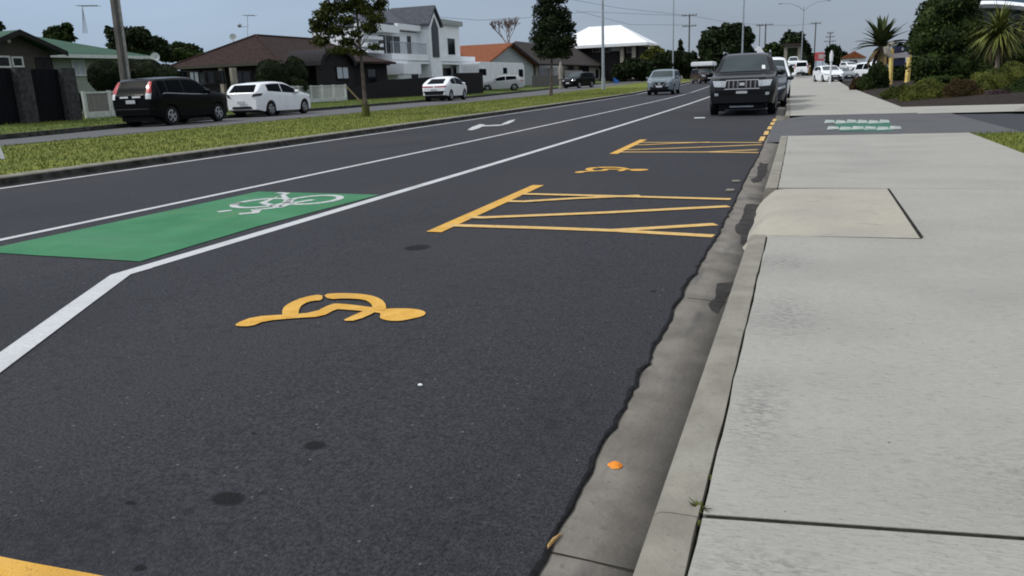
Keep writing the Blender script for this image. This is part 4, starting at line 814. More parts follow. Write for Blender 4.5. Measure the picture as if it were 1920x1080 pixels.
# --- brown house beyond
xf = -34.; root = empty('house', (-40, 122, GZ), 'low house with taupe tiled roof and dark eaves right of the cone-shaped tree', 'house'); Y = lambda p: Yon(p, xf)
ze = Zon(1050, 121, xf); zr = Zon(1090, 90, xf-4)
wall_box(root, 'wall_beige', xf-8, xf, Y(1006), Y(1138), GZ, ze)
MB().prism([(xf-8, Y(1138)+.02, ze), (xf, Y(1138)+.02, ze), (xf-4, Y(1138)+.02, zr-.2)], (0, -.1, 0)).build('gable', 'wall_beige', root)
hip_roof(root, 'roof_taupe', xf-8, xf, Y(1004), Y(1140), ze, zr, .8, hipL=True, hipR=False)
MB().bx(xf, xf+.1, Y(1010), Y(1104), ze-1.6, ze-.1).build('veranda_opening', 'glass', root)
for a in (1116, 1124): window(root, xf, Y(a), Y(a+6), GZ+1, ze-.6, 'trim', 'glass', 0)
# --- white-roofed building
YB = 140.; D = (PX(1150, 150, -30)-CAM).length; q = lambda px, py: CAM+ray(px, py)*((YB)/ray(px, py).y)
xl, xr = q(1052, 90).x, q(1198, 90).x; ze = q(1150, 83).z; zr = q(1130, 46).z; root = empty('large_building', ((xl+xr)/2, YB+5, GZ), 'tall dark building under a bright white hipped roof', 'building')
MB().bx(xl, xr, YB, YB+9, GZ, ze-.02).build('wall', 'wall_char', root)
hip_roof(root, 'roof_white', xl, xr, YB, YB+8, ze, zr, 1.7, th=.45, along='x')
for (a_, b2, t_, u_) in ((1112, 1124, 88, 97), (1134, 1142, 89, 97), (1146, 1166, 88, 95), (1176, 1186, 89, 98)):
    mb = MB(); mb.bx(q(a_, 90).x-.12, q(b2, 90).x+.12, YB-.08, YB+.02, q(a_, u_).z-.12, q(a_, t_).z+.12); f_ = mb.build('window', 'wall_beige', root); MB().bx(q(a_, 90).x, q(b2, 90).x, YB-.1, YB-.05, q(a_, u_).z, q(a_, t_).z).build('pane', 'curtain' if a_ == 1146 else 'glass', f_)
for a_ in (1168, 1190): MB().bx(q(a_, 90).x-.3, q(a_, 90).x+.3, YB-.9, YB-.4, GZ, ze-.2).build('column', 'wall_beige', root)
# --- far pieces of the street ahead
root = empty('house', PD(1485, 130, 135), 'beige house edge in front of the dark dome-shaped tree', 'house')
c = PD(1485, 116, 135); k = 135/F; MB().bx(c.x-15*k, c.x+14*k, c.y, c.y+8, .6, PD(1485, 86, 135).z).build('wall', 'wall_beige', root); MB().bx(c.x-9*k, c.x+9*k, c.y-.05, c.y+.1, .6, PD(1485, 90, 135).z).build('opening', 'leaf_hedge', root)
mb = MB(); mb.bx(c.x-18*k, c.x+17*k, c.y-.6, c.y+8.6, PD(1485, 86, 135).z, PD(1485, 82, 135).z); mb.build('roof', 'roof_taupe', root)
root = empty('shop', PD(1515, 130, 150), 'yellow shopfront with dark roof beyond the parked cars', 'shop')
k = 150/F; c = PD(1513, 115, 150); MB().bx(c.x-16*k, c.x+14*k, c.y, c.y+6, .6, PD(1513, 100, 150).z).build('wall', 'wall_char', root); MB().bx(c.x-2*k, c.x+7*k, c.y-.2, c.y, .8, PD(1513, 101, 150).z).build('yellow_panel', 'shop_yellow', root); MB().bx(c.x-8*k, c.x+8*k, c.y-.3, c.y-.21, PD(1513, 105, 150).z, PD(1513, 101, 150).z).build('yellow_fascia', 'shop_yellow', root)
root = empty('sign', PD(1538, 130, 140), 'red and pink hoarding sign on posts in the far distance', 'sign'); k = 140/F; c = PD(1537, 106, 140)
MB().bx(c.x-9*k, c.x+8*k, c.y, c.y+.15, PD(1537, 114, 140).z, PD(1537, 98, 140).z).build('board', 'red_sign', root); MB().bx(c.x-2*k, c.x+7*k, c.y-.03, c.y-.001, PD(1537, 110, 140).z, PD(1537, 102, 140).z).build('pale_panel', 'sign_pale', root)
for dx in (-6, 6): MB().tube([(c.x+dx*k, c.y+.3, .6), (c.x+dx*k, c.y+.3, PD(1537, 100, 140).z)], .08, 6).build('post', 'galv', root)
for px, z_, lab, m_, r_ in ((1600, 102, 'low white house with red roof glimpsed left of the dark palm', 'wall_white', 'roof_orange'), (1312, 108, 'small white gable glimpsed below the large dark round tree', 'wall_white', 'roof_white'), (1420, 92, 'pale green-white gabled house end between the two dark trees', 'wall_white', 'roof_white')):
    D = 150 if px != 1420 else 130; c = PD(px, z_+22, D); k = D/F; root = empty('house', (c.x, c.y, .6), lab, 'house'); zt = PD(px, z_+7, D).z; wd = (20 if px == 1600 else 8)*k
    MB().bx(c.x-wd, c.x+wd, c.y, c.y+7, .5, zt).build('wall', m_, root); mb = MB(); zr = PD(px, z_-6, D).z
    mb.prism([(c.x-wd*1.15, c.y-.4, zt), (c.x+wd*1.15, c.y-.4, zt), (c.x, c.y-.4, zr)], (0, 8, 0)); mb.build('roof', r_, root)
    MB().bx(c.x-wd*.4, c.x+wd*.3, c.y-.06, c.y+.02, zt-1.4, zt-.4).build('window', 'glass', root)
# --- modern building behind the garden at the right
root = empty('modern_building', (22, 58, .5), 'modern building with white curved fascia and blue glass behind the garden trees', 'building')
D = 52; p0 = PD(1815, 28, D); p1 = PD(1990, 20, D); mb = MB(); rows = []
for i in range(13):
    t = i/12; px = 1790+210*t; zc = PD(px, 13-5*math.sin(t*5), D-3*t); rows.append([tuple(zc+Vector((0, 0, -.22))), tuple(zc+Vector((0, -.25, 0))), tuple(zc+Vector((0, 0, .22))), tuple(zc+Vector((0, 9, .3))), tuple(zc+Vector((0, 9, -.3)))])
mb.grid(rows); mb.build('fascia', 'wall_white', root, smooth=True)
mb = MB(); mb.grid([[tuple(PD(1795+210*t, y_, D+1.2)) for y_ in (-60, -20, 9)] for t in (0, .25, .5, .75, 1)]); a = mb.build('upper_glazing', 'blue_glass', root)
mb = MB(); q0 = PD(1815, 20, D+1.5); q1 = PD(2000, 16, D-1); mb.prism([q0, q1, Vector((q1.x, q1.y, .4)), Vector((q0.x, q0.y, .4))], (2, 9, 0)); mb.build('lower_glazing', 'blue_glass', root)

# ------------------------------------------------------------------ fences and walls
def fence_run(name, label, X, pts, m, th=.06, pillars=(), pm='stone'):
    """solid boarded panels on plane X between pixel columns, top/bottom rows given"""
    base = Vector((X, Yon(pts[0][0], X), GZ)); root = empty(name, base, label, 'fence')
    for (a, t0, b0, b, t1, b1) in [(p[0], p[1], p[2], q[0], q[1], q[2]) for p, q in zip(pts, pts[1:])]:
        ya, yb = Yon(a, X), Yon(b, X); za, zb = Zon(a, t0, X), Zon(b, t1, X); n = max(3, int((yb-ya)/.16)); mb = MB()
        for i in range(n):
            u = i/n; y0 = ya+(yb-ya)*u; y1 = ya+(yb-ya)*(i+.94)/n; z = za+(zb-za)*u; mb.bx(X-th/2-.004*(i % 2), X+th/2+.004*(i % 2), y0, y1, GZ-.15, z)
        mb.build('panel', m, root)
    for px, wd, t in pillars:
        y = Yon(px, X); MB().bx(X-.22, X+.26, y-wd/2, y+wd/2, GZ-.2, Zon(px, t, X)).build('pillar', pm, root, bevel=.02)
    return root
fence_run('panel_fence', 'tall black boarded fence with rough stone pillars at the left edge', -26.6, [(-60, 126, 230), (28, 129, 222), (118, 130, 220)], 'fence_black', pillars=((37, .62, 128), (122, .6, 128)))
def frame_fence(name, label, X, pxs, top, bot, pickets, m='fence_white', infill=None):
    base = Vector((X, Yon(pxs[0], X), GZ)); root = empty(name, base, label, 'fence'); yl, yr = Yon(pxs[0], X), Yon(pxs[-1], X); zt = (Zon(pxs[0], top[0], X)+Zon(pxs[-1], top[1], X))/2
    MB().bx(X-.03, X+.03, yl, yr, zt-.07, zt).build('rail', m, root); MB().bx(X-.03, X+.03, yl, yr, GZ-.1, GZ+.22).build('rail', m, root)
    for p in pxs: y = Yon(p, X); MB().bx(X-.05, X+.055, y-.07, y+.07, GZ-.15, zt+.03).build('post', m, root)
    mb = MB(); y = yl
    while y < yr: mb.bx(X-.012, X+.012, y, y+pickets[0], GZ+.2, zt-.05); y += pickets[1]
    mb.build('infill', infill or m, root)
frame_fence('low_fence', 'low pale-framed wire fence behind the black wagon', -27.0, (152, 200, 250), (170, 172), 0, (.015, .05), infill='fence_grey')
frame_fence('picket_fence', 'white picket fence behind the white hatchback', -28.6, (546, 556, 580, 602, 624, 646), (163, 158), 0, (.05, .12))
fence_run('boundary_wall', 'dark brown boundary wall between the sparse tree and white house', -28.8, [(652, 165, 192), (720, 150, 188), (850, 142, 178)], 'wall_dark')
fence_run('boundary_wall', 'dark brick wall right of the white coupe-shaped car', -27.0, [(850, 137, 178), (905, 136, 172)], 'wall_dark')
fence_run('timber_fence', 'grey timber fence in front of the taupe-roofed house', -29., [(998, 141, 170), (1072, 141, 167)], 'fence_grey')
fence_run('timber_fence', 'pale boarded fence left of the black parked car', -28.6, [(1060, 132, 168), (1092, 132, 166)], 'fence_pale')
fence_run('timber_fence', 'low dark fence behind the blue bin', -27.5, [(1150, 150, 165), (1260, 143, 158)], 'wall_dark')
b_ = PX(1052, 168, -25.5); root = empty('garden_statue', (b_.x, b_.y, .42), 'pale plinth with slim urn standing before the grey timber fence', 'garden ornament'); mb = MB()
prof = [(.28, 0), (.3, .15), (.2, .2), (.17, .9), (.26, 1.0), (.24, 1.3), (.2, 1.5), (.3, 1.9), (.2, 2.3), (.1, 2.7), (.03, 2.9)]
mb.grid([[(b_.x+r*math.cos(a), b_.y+r*math.sin(a), .42+z) for a in [2*math.pi*k/12 for k in range(13)]] for r, z in prof]); mb.build('body', 'wall_beige', root, smooth=True)

# ------------------------------------------------------------------ poles, lamps, aerials, wires
b_ = PX(243, 200, -24.3); t_ = PX(217, -2, -24.0); t2 = b_+(t_-b_)*1.5; b_ = Vector((b_.x, b_.y, .4)); t2.z = max(t2.z, 8)
root = empty('utility_pole', b_, 'pale concrete utility pole leaning slightly behind the black wagon', 'utility pole')
d_ = (t2-b_); ax = Vector((0, 1, 0)); mb = MB(); wb, wt = .20, .16
mb.add([b_+Vector((-wb*.6, -wb, 0)), b_+Vector((wb*.6, -wb, 0)), b_+Vector((wb*.6, wb*.2, 0)), b_+Vector((-wb*.6, wb*.2, 0))]+[t2+Vector((-wt*.6, -wt, 0)), t2+Vector((wt*.6, -wt, 0)), t2+Vector((wt*.6, wt*.2, 0)), t2+Vector((-wt*.6, wt*.2, 0))], [(0, 1, 5, 4), (1, 2, 6, 5), (2, 3, 7, 6), (3, 0, 4, 7), (0, 3, 2, 1), (4, 5, 6, 7)])
mb.build('shaft', 'timber_and_shade', root, bevel=.02); mb = MB(); mb.prism([b_+Vector((wb*.6+.01, -wb*.3, 0)), b_+Vector((wb*.6+.01, wb*.25, 0)), t2+Vector((wt*.6+.01, wt*.25, 0)), t2+Vector((wt*.6+.01, -wt*.3, 0))], (.05, 0, 0)); mb.build('lit_face', 'pole_conc', root)  # dark shaft colour acts as shade, pale strip as the lit side
p = G(3, 299, .26); root = empty('marker_post', p, 'white marker post on the median cut by the left edge', 'post'); mb = MB(); mb.tube([p, p+Vector((-.05, -.02, .3)), p+Vector((-.16, -.05, .95))], [.055, .05, .045], 8); mb.build('post', 'white', root, smooth=True); mb = MB(); q = p+Vector((-.14, -.045, .85)); mb.tube([q, q+Vector((-.012, -.004, .06))], .052, 8); mb.build('reflector_band', 'red_sign', root)
def lamp(px, D, label, arms, h=10.5, r=.1, zb=.3, group='street lamps along the road'):
    b = PD(px, 140, D); b.z = zb; root = empty('street_lamp', b, label, 'street lamp', group); mb = MB()
    mb.tube([b, b+Vector((0, 0, 1.1))], r*1.35, 10); mb.tube([b+Vector((0, 0, 1.1)), b+Vector((0, 0, h*.6)), b+Vector((0, 0, h))], [r, r*.8, r*.6], 10); mb.build('pole', 'galv', root, smooth=True)
    for dx, dy in arms:
        mb = MB(); t = b+Vector((0, 0, h-.05)); d = Vector((dx, dy, 0)); mb.tube([t-Vector((0, 0, .6)), t+d*.25+Vector((0, 0, .1)), t+d*.6+Vector((0, 0, .55)), t+d*1.0+Vector((0, 0, .7))], [.06, .05, .045, .04], 7); a = mb.build('arm', 'galv', root, smooth=True)
        mb = MB(); hd = t+d*1.15+Vector((0, 0, .7)); mb.ball(hd, (.4 if abs(dx) > abs(dy) else .16, .16 if abs(dx) > abs(dy) else .4, .09), 7); mb.build('lamp_head', 'galv', a, smooth=True) if False else mb.build('lamp_head', 'galv', root, smooth=True)
bl = G(1131, 171, .22); lamp(1131, (bl-CAM).dot(FW), 'thickest grey street lamp pole, on the median left of the oncoming car', [(2.2, .2)], 11, .13, .25)
lamp(1261.5, 117, 'grey street lamp pole rising behind the blue-grey oncoming car', [(2.2, .2)], 13, .11, .6)
lamp(1390.5, 92, 'grey street lamp pole rising above the dark four-wheel drive', [(-2.2, .2)], 12, .11, .5)
kk = 125/F; zt = PD(1501, 8, 125).z
lamp(1501, 125, 'far street lamp with two curved arms, fully in view', [(-3., .1), (3., .1)], zt-.6-.55, .1, .6)
POLES = {}
def power_pole(px, ptop, D, label, arms, zb=.6, r=.14):
    t = PD(px, ptop, D); b = Vector((t.x, t.y, zb)); root = empty('power_pole', b, label, 'power pole', 'timber power poles in the distance'); mb = MB(); mb.tube([b, t], [r*1.2, r*.8], 8); mb.build('pole', 'timber_and_shade', root, smooth=True); k = D/F
    for dz, hw in arms:
        mb = MB(); z = t.z-dz*k; mb.box((t.x, t.y-.16, z), (2*hw*k, .14, .14)); mb.build('crossarm', 'timber_and_shade', root)
        mb = MB()
        for u in (-.9, -.5, .5, .9): mb.tube([(t.x+u*hw*k, t.y-.16, z+.07), (t.x+u*hw*k, t.y-.16, z+.27)], .06, 6)
        mb.build('insulators', 'dark_metal', root)
    POLES[px] = t
power_pole(1293, 26, 138, 'nearest timber power pole with two crossarms, right of the white roof', [(3, 14), (22, 13)])
power_pole(1436, 44, 150, 'power pole with one crossarm between the two dark trees', [(3, 13)])
power_pole(1425, 46, 175, 'thin power pole just left of the one between the dark trees', [(2, 7)], r=.1)
power_pole(1530, 41, 165, 'power pole with one crossarm right of the twin-arm lamp', [(3, 9)])
power_pole(1557, 60, 190, 'faint farthest power pole with stepped crossarms', [(2, 6), (9, 8), (17, 10)])
for i, (pts, lab) in enumerate([([(-250, -150, 60), (1020, -10, 95), (1160, 15, 120), (1290, 29, 138)], 'upper overhead wire running from the nearest power pole to the upper left'), ([(700, 20, 100), (810, 31, 104), (900, 38, 108), (990, 33, 112), (1100, 22, 124), (1292, 30, 138)], 'sagging overhead wire above the orange-roofed house'), ([(1293, 29, 138), (1365, 42, 144), (1436, 47, 150)], 'overhead wire between the nearest power pole and the next'), ([(1436, 47, 150), (1484, 48, 158), (1530, 44, 165)], 'overhead wire between the tree-flanked pole and the lamp-side pole'), ([(1080, 20, 112), (1180, 46, 126), (1292, 47, 138)], 'lower overhead wire above the white-roofed building')]):
    mb = MB(); mb.tube([PD(*p) for p in pts], .022, 5); tag(mb.build('overhead_wire', 'dark_metal'), lab, 'wire', 'overhead wires')
mb = MB(); p = G(1556, 157, .42); mb.tube([p, p+Vector((0, 0, 1.0))], .05, 7)
root = empty('marker_pole', p, 'slim white pole standing at the far end of the footpath', 'pole'); mb = MB(); kk = (p-CAM).dot(FW)/F; mb.tube([p, p+Vector((0, 0, 40*kk))], .06, 7); mb.tube([p+Vector((0, 0, 40*kk)), p+Vector((0, 0, 52*kk)), p+Vector((0, 0, 60*kk))], [.1, .12, .04], 7); mb.build('shaft', 'white', root, smooth=True)
def aerial(px, top, bot, D, kind, label):
    b = PD(px, bot, D); t = PD(px-6 if kind == 'tower' else px, top, D); k = D/F; root = empty('tv_aerial', b, label, 'aerial'); mb = MB()
    if kind == 'tower':
        for dx in (-1, 1): mb.tube([b+Vector((dx*5*k, 0, 0)), t], [.035, .02], 4)
        mb.tube([b, t], .03, 4)
    else: mb.tube([b, t], .025, 5)
    mb.build('mast', 'galv', root); mb = MB(); z = t.z-.02
    mb.tube([(t.x-6*k, t.y-.2, z), (t.x+20*k if kind == 'tower' else t.x+6*k, t.y+.5, z+.02)], .022, 4)
    for i in range(6): x = t.x-6*k+i*(26 if kind == 'tower' else 12)*k/5*.9; mb.tube([(x, t.y-.35+.1*i, z), (x, t.y+.35+.1*i, z)], .015, 4)
    if kind != 'tower':
        mb.tube([(t.x, t.y, t.z-20*k), (t.x-14*k, t.y-.2, t.z-21*k)], .02, 4); mb.ball((t.x-17*k, t.y-.2, t.z-18*k), (4*k, 4*k, 4*k), 6)
    mb.build('antenna', 'galv', root)
aerial(160, 10, 62, 46, 'tower', 'tall lattice television aerial rising above the green roof'); aerial(464, 28, 72, 58, 'mast', 'thin television aerial mast on the left slope of the brown roof')
def dish(px, py, D, rpx, label):
    c = PD(px, py, D); k = D/F; root = empty('satellite_dish', c, label, 'satellite dish'); mb = MB(); nrm = Vector((.6, -.75, .25)).normalized(); a = nrm.cross(Vector((0, 0, 1))).normalized(); b = nrm.cross(a); r = rpx*k
    mb.grid([[tuple(c+nrm*(.25*r*(i/4)**2)+(a*math.cos(t)+b*math.sin(t))*r*i/4) for t in [2*math.pi*j/16 for j in range(17)]] for i in range(5)]); mb.build('dish', 'trim', root, smooth=True)
    mb = MB(); mb.tube([c, c+Vector((0, 0, -r*1.8))], .03, 5); mb.tube([c-b*r*.9, c+nrm*r*1.1], .015, 4); mb.build('arm', 'galv', root)
dish(437, 70, 57, 6.5, 'satellite dish on the left slope of the brown roof'); dish(291, 107, 40, 8, 'white satellite dish at the right end of the green roof eave')
# garden sign on yellow posts
pl = PD(1668, 168, 48); pr_ = PD(1700, 160, 50); k = 49/F; root = empty('garden_sign', (pl.x, pl.y, .2), 'navy and white community sign between two yellow posts with carved tops', 'sign')
for q, tp, ww in ((pl, 92, .13), (pr_, 80, .15)):
    t = PD(1672 if q is pl else 1708, tp, 48 if q is pl else 50); mb = MB(); mb.tube([Vector((q.x, q.y, .1)), t], [ww, ww*.9], 4); mb.build('post', 'yellow_post', root)
c0 = PD(1674, 108, 48); mb = MB(); mb.tube([PD(1672, 108, 48), PD(1664, 98, 48), PD(1662, 90, 48), PD(1668, 85, 48), PD(1675, 80, 48)], [.12, .2, .2, .16, .1], 7); mb.build('carved_top', 'wall_beige', root, smooth=True)
def board(m, x0, x1, y0, y1, off, name):
    P = [PD(x0, y0, 48.3-off), PD(x1, y0-2, 49.6-off), PD(x1, y1-2, 49.6-off), PD(x0, y1, 48.3-off)]; MB().prism(P, (0, .06, 0)).build(name, m, root)
board('navy', 1677, 1706, 88, 99, 0, 'upper_panel'); board('sign_pale', 1675, 1706, 99.5, 109, 0, 'pale_panel'); board('navy', 1671, 1697, 111, 124, 0, 'lower_panel'); board('white', 1671, 1679, 112, 124, .12, 'white_panel'); board('white', 1691, 1696, 90, 95, .12, 'white_emblem')
b_ = PX(1156, 163, -25.5); root = empty('wheelie_bin', (b_.x, b_.y, .45), 'bright blue bin at the kerb beside the low dark fence', 'bin'); k = .5
mb = MB(); rows = [[(b_.x+sx*w_, b_.y+sy*w_, .45+z) for sx, sy in ((-1, -1), (1, -1), (1, 1), (-1, 1), (-1, -1))] for w_, z in ((.3, .1), (.38, 1.0), (.4, 1.05))]; mb.grid(rows); mb.build('body', 'blue_bin', root); MB().box((b_.x, b_.y, 1.54), (.86, .86, .1)).build('lid', 'white', root, bevel=.03)
for s_ in (-1, 1): mb = MB(); mb.tube([(b_.x+.3, b_.y+s_*.25, .55), (b_.x+.3, b_.y+s_*.32, .55)], .1, 10); mb.build('wheel', 'tyre', root)

# ------------------------------------------------------------------ vehicles
def car(name, label, cat, loc, heading, P, body, near=True, group=None, glass='car_glass', screen='wind_glass', opts=()):
    """heading = direction of the nose, measured from +X; body is lofted from a side profile and plan"""
    root = empty(name, loc, label, cat, group, heading)
    Lh = P['L']/2; top = P['top']; belt = P['belt']; wid = P['w']; sill = P['sill']; nn_ = P.get('n', 2.6); rw = P['r']; wx = P['wheels']; lean = P.get('lean', .28)
    ra = rw*1.16
    def bot(x):
        z = lerp(sill, x)
        for c in wx:
            if abs(x-c) < ra: z = max(z, rw+math.sqrt(ra*ra-(x-c)**2))
        return z
    def par(x):
        t = lerp(top, x); b = min(lerp(belt, x), t-.02); w_ = lerp(wid, x); h = t-b; ya = max(.1, w_-lean*h); return t, b, w_, h, ya
    def yside(x, z):
        t, b, w_, h, ya = par(x)
        if z <= b: u = (b-z)/max(b-.2, .2); return w_*(1-.07*u*u)
        zz = b+.86*h
        if z <= zz: return w_+(ya-w_)*((z-b)/(.86*h))**1.1
        if z >= t: return 0.
        u = (z-zz)/(t-zz); return ya*(1-u**nn_)**(1/nn_)
    def section(x):
        t, b, w_, h, ya = par(x); z0 = min(bot(x), b-.05); r = []
        for i in range(6): z = z0+(b-z0)*i/5; r.append((yside(x, z), z))
        for i in range(1, 5): z = b+.86*h*i/4; r.append((yside(x, z), z))
        zz = b+.86*h
        for i in range(1, 7):
            a = math.pi/2*i/6; r.append((ya*max(0, math.cos(a))**(2/nn_), zz+(t-zz)*math.sin(a)**(2/nn_)))
        return r
    n = 84 if near else 36; xs = [-Lh+2*Lh*i/n for i in range(n+1)]
    xs = sorted(set([round(x, 4) for x in xs]+[round(c+s_*ra*.995, 4) for c in wx for s_ in (-1, 1)]+[round(-Lh+d, 4) for d in (.012, .03)]+[round(Lh-d, 4) for d in (.012, .03)]))
    rows = []
    for x in xs:
        s_ = section(x); rows.append([(x, y, z) for y, z in s_]+[(x, -y, z) for y, z in s_[::-1][1:]])
    mb = MB().grid(rows); m_ = len(rows[0])
    mb.grid([[r[-1], r[0]] for r in rows]); mb.add(rows[0], [tuple(range(m_))]); mb.add(rows[-1], [tuple(range(m_))])
    mb.build('body', body, root, smooth=True, local=True, angle=.75)
    MB().bx(-Lh+.2, Lh-.16, -.66, .66, .19, .5).build('underbody', 'black_trim', root, local=True)
    def surf(end, y, z):
        N = 160
        for i in range(N):
            x = Lh-Lh*1.6*i/N if end > 0 else -Lh+Lh*1.6*i/N
            if z <= lerp(top, x) and abs(y) <= yside(x, z):
                a, b = x+end*Lh*1.6/N, x
                for _ in range(9):
                    c_ = (a+b)/2
                    if z <= lerp(top, c_) and abs(y) <= yside(c_, z): b = c_
                    else: a = c_
                return b
        return 0.
    def patch(pname, m, end, c, off=.012, nu=7, nv=5):
        """c: four (y, z) corners, anticlockwise, laid onto the nose or tail"""
        rows = []
        for j in range(nv+1):
            v = j/nv; row = []
            for i in range(nu+1):
                u = i/nu; y = (c[0][0]*(1-u)+c[1][0]*u)*(1-v)+(c[3][0]*(1-u)+c[2][0]*u)*v; z = (c[0][1]*(1-u)+c[1][1]*u)*(1-v)+(c[3][1]*(1-u)+c[2][1]*u)*v
                row.append((surf(end, y, z)+end*off, y*(1+.006), z))
            rows.append(row)
        return MB().grid(rows).build(pname, m, root, smooth=True, local=True)
    def side(x0, x1, s_, pname='side_window', m=glass, lo=.03, hi=.80, zl=None, zh=None, nu=8, off=.01):
        rows = []
        for i in range(nu+1):
            x = x0+(x1-x0)*i/nu; t, b, w_, h, ya = par(x); a = b+lo if zl is None else zl(x); c = max(a+.005, b+hi*h) if zh is None else zh(x)
            rows.append([(x, s_*(yside(x, a+(c-a)*j/4)+off), a+(c-a)*j/4) for j in range(5)])
        return MB().grid(rows).build(pname, m, root, smooth=True, local=True)
    def deck(x0, x1, pname, m, fr=.84, nu=8, off=.008):
        rows = []
        for i in range(nu+1):
            x = x0+(x1-x0)*i/nu; t, b, w_, h, ya = par(x); zz = b+.86*h; row = []
            for j in range(9):
                y = P.get('fr', fr)*ya*(j/4-1); u = min(1, abs(y)/ya); row.append((x+off*(1 if x0 > 0 else -1), y, zz+(t-zz)*(1-u**nn_)**(1/nn_)+off))
            rows.append(row)
        return MB().grid(rows).build(pname, m, root, smooth=True, local=True)
    P['_f'] = (patch, side, deck, root, surf, yside)
    deck(P['screen'][0], P['screen'][1], 'windscreen', screen)
    if 'rear' in P: patch('rear_window', glass, -1, P['rear'], .012, 8, 6)
    for s_ in (1, -1):
        for a, b in P['sidewin']: side(a, b, s_)
    for c in P.get('head', ()):
        for s_ in (1, -1): patch('headlight', 'lamp', 1, [(s_*y, z) for y, z in c], .014)
    for c in P.get('tail', ()):
        for s_ in (1, -1): patch('tail_light', P.get('tailm', 'tail'), -1, [(s_*y, z) for y, z in c], .014)
    if 'grille' in P: patch('grille', 'black_trim', 1, P['grille'], .010)
    if 'intake' in P: patch('lower_intake', 'black_trim', 1, P['intake'], .010)
    if 'rbump' in P: patch('rear_bumper', 'black_trim', -1, P['rbump'], .010)
    if 'fplate' in P: patch('number_plate', 'plate', 1, P['fplate'], .03, 3, 2)
    if 'rplate' in P: patch('number_plate', 'plate', -1, P['rplate'], .03, 3, 2)
    hwid = max(p[1] for p in wid)
    for c in wx:
        for s_ in (1, -1):
            yc = s_*(hwid-.125); mb = MB(); nn = 22; prof = [(rw*.62, -.105), (rw*.93, -.11), (rw, -.07), (rw, .07), (rw*.93, .11), (rw*.66, .105), (rw*.62, .06), (rw*.5, .02), (0.01, .02)]
            mb.grid([[(c+r*math.cos(t), yc+s_*o, rw+r*math.sin(t)) for t in [2*math.pi*i/nn for i in range(nn+1)]] for r, o in prof]); wh = mb.build('wheel', 'tyre', root, smooth=True, local=True)
            mb = MB(); rr = rw*.64; mb.grid([[(c+r*math.cos(t), yc+s_*o, rw+r*math.sin(t)) for t in [2*math.pi*i/nn for i in range(nn+1)]] for r, o in ((rr, .09), (rr*.9, .112), (rr*.84, .07))])
            for i in range(5):
                a = 2*math.pi*i/5+.3; mm = Matrix.Rotation(-a, 3, 'Y'); mb.box(Vector((c, yc+s_*.085, rw))+mm@Vector((rr*.46, 0, 0)), (rr*.86, .035, rr*.26), mtx=mm)
            mb.tube([(c, yc+s_*.06, rw), (c, yc+s_*.11, rw)], rr*.26, 10); mb.build('rim', 'rim', wh, local=True)
    if P.get('mirror'):
        x, z = P['mirror']
        for s_ in (1, -1): mb = MB(); mb.ball((x, s_*(hwid+.1), z), (.09, .12, .085), 7); mb.tube([(x, s_*(hwid-.06), z-.06), (x, s_*(hwid+.06), z-.03)], .03, 6); mb.build('mirror', body, root, smooth=True, local=True)
    return root, patch, side, deck, yside

def W(L, w):   # plan outline: rounded nose and tail
    h = L/2; return [(-h, w*.80), (-h+.03, w*.86), (-h+.12, w*.93), (-h+.35, w*.985), (-h+.9, w), (h-1.2, w), (h-.6, w*.975), (h-.3, w*.92), (h-.12, w*.83), (h-.03, w*.72), (h, w*.66)]
SUVB = dict(L=4.55, w=W(4.55, .91), r=.345, wheels=(-1.33, 1.30), sill=[(-2.27, .42), (-1.8, .30), (1.7, .28), (2.27, .36)],
    top=[(-2.275, .80), (-2.262, 1.0), (-2.23, 1.12), (-2.12, 1.30), (-1.93, 1.54), (-1.75, 1.62), (-.9, 1.665), (-.2, 1.68), (.35, 1.64), (.56, 1.56), (1.14, 1.15), (1.3, 1.115), (1.95, 1.03), (2.15, .95), (2.24, .80), (2.275, .6)],
    belt=[(-2.275, .7), (-2.2, .98), (-1.6, 1.12), (0, 1.05), (1.1, 1.03), (2.0, .93), (2.275, .52)], screen=(1.10, .53), rear=[(-.60, 1.10), (.60, 1.10), (.52, 1.53), (-.52, 1.53)],
    sidewin=((-.50, .86), (-1.42, -.58), (-1.80, -1.5)), mirror=(.76, 1.12),
    head=([(.46, .74), (.80, .78), (.84, .92), (.5, .86)],), grille=[(-.42, .66), (.42, .66), (.46, .86), (-.46, .86)], intake=[(-.6, .36), (.6, .36), (.62, .54), (-.62, .54)], fplate=[(-.2, .5), (.2, .5), (.2, .62), (-.2, .62)], rplate=[(-.19, .80), (.19, .80), (.19, .92), (-.19, .92)])
def var(P, **k): q = dict(P); q.update(k); return q
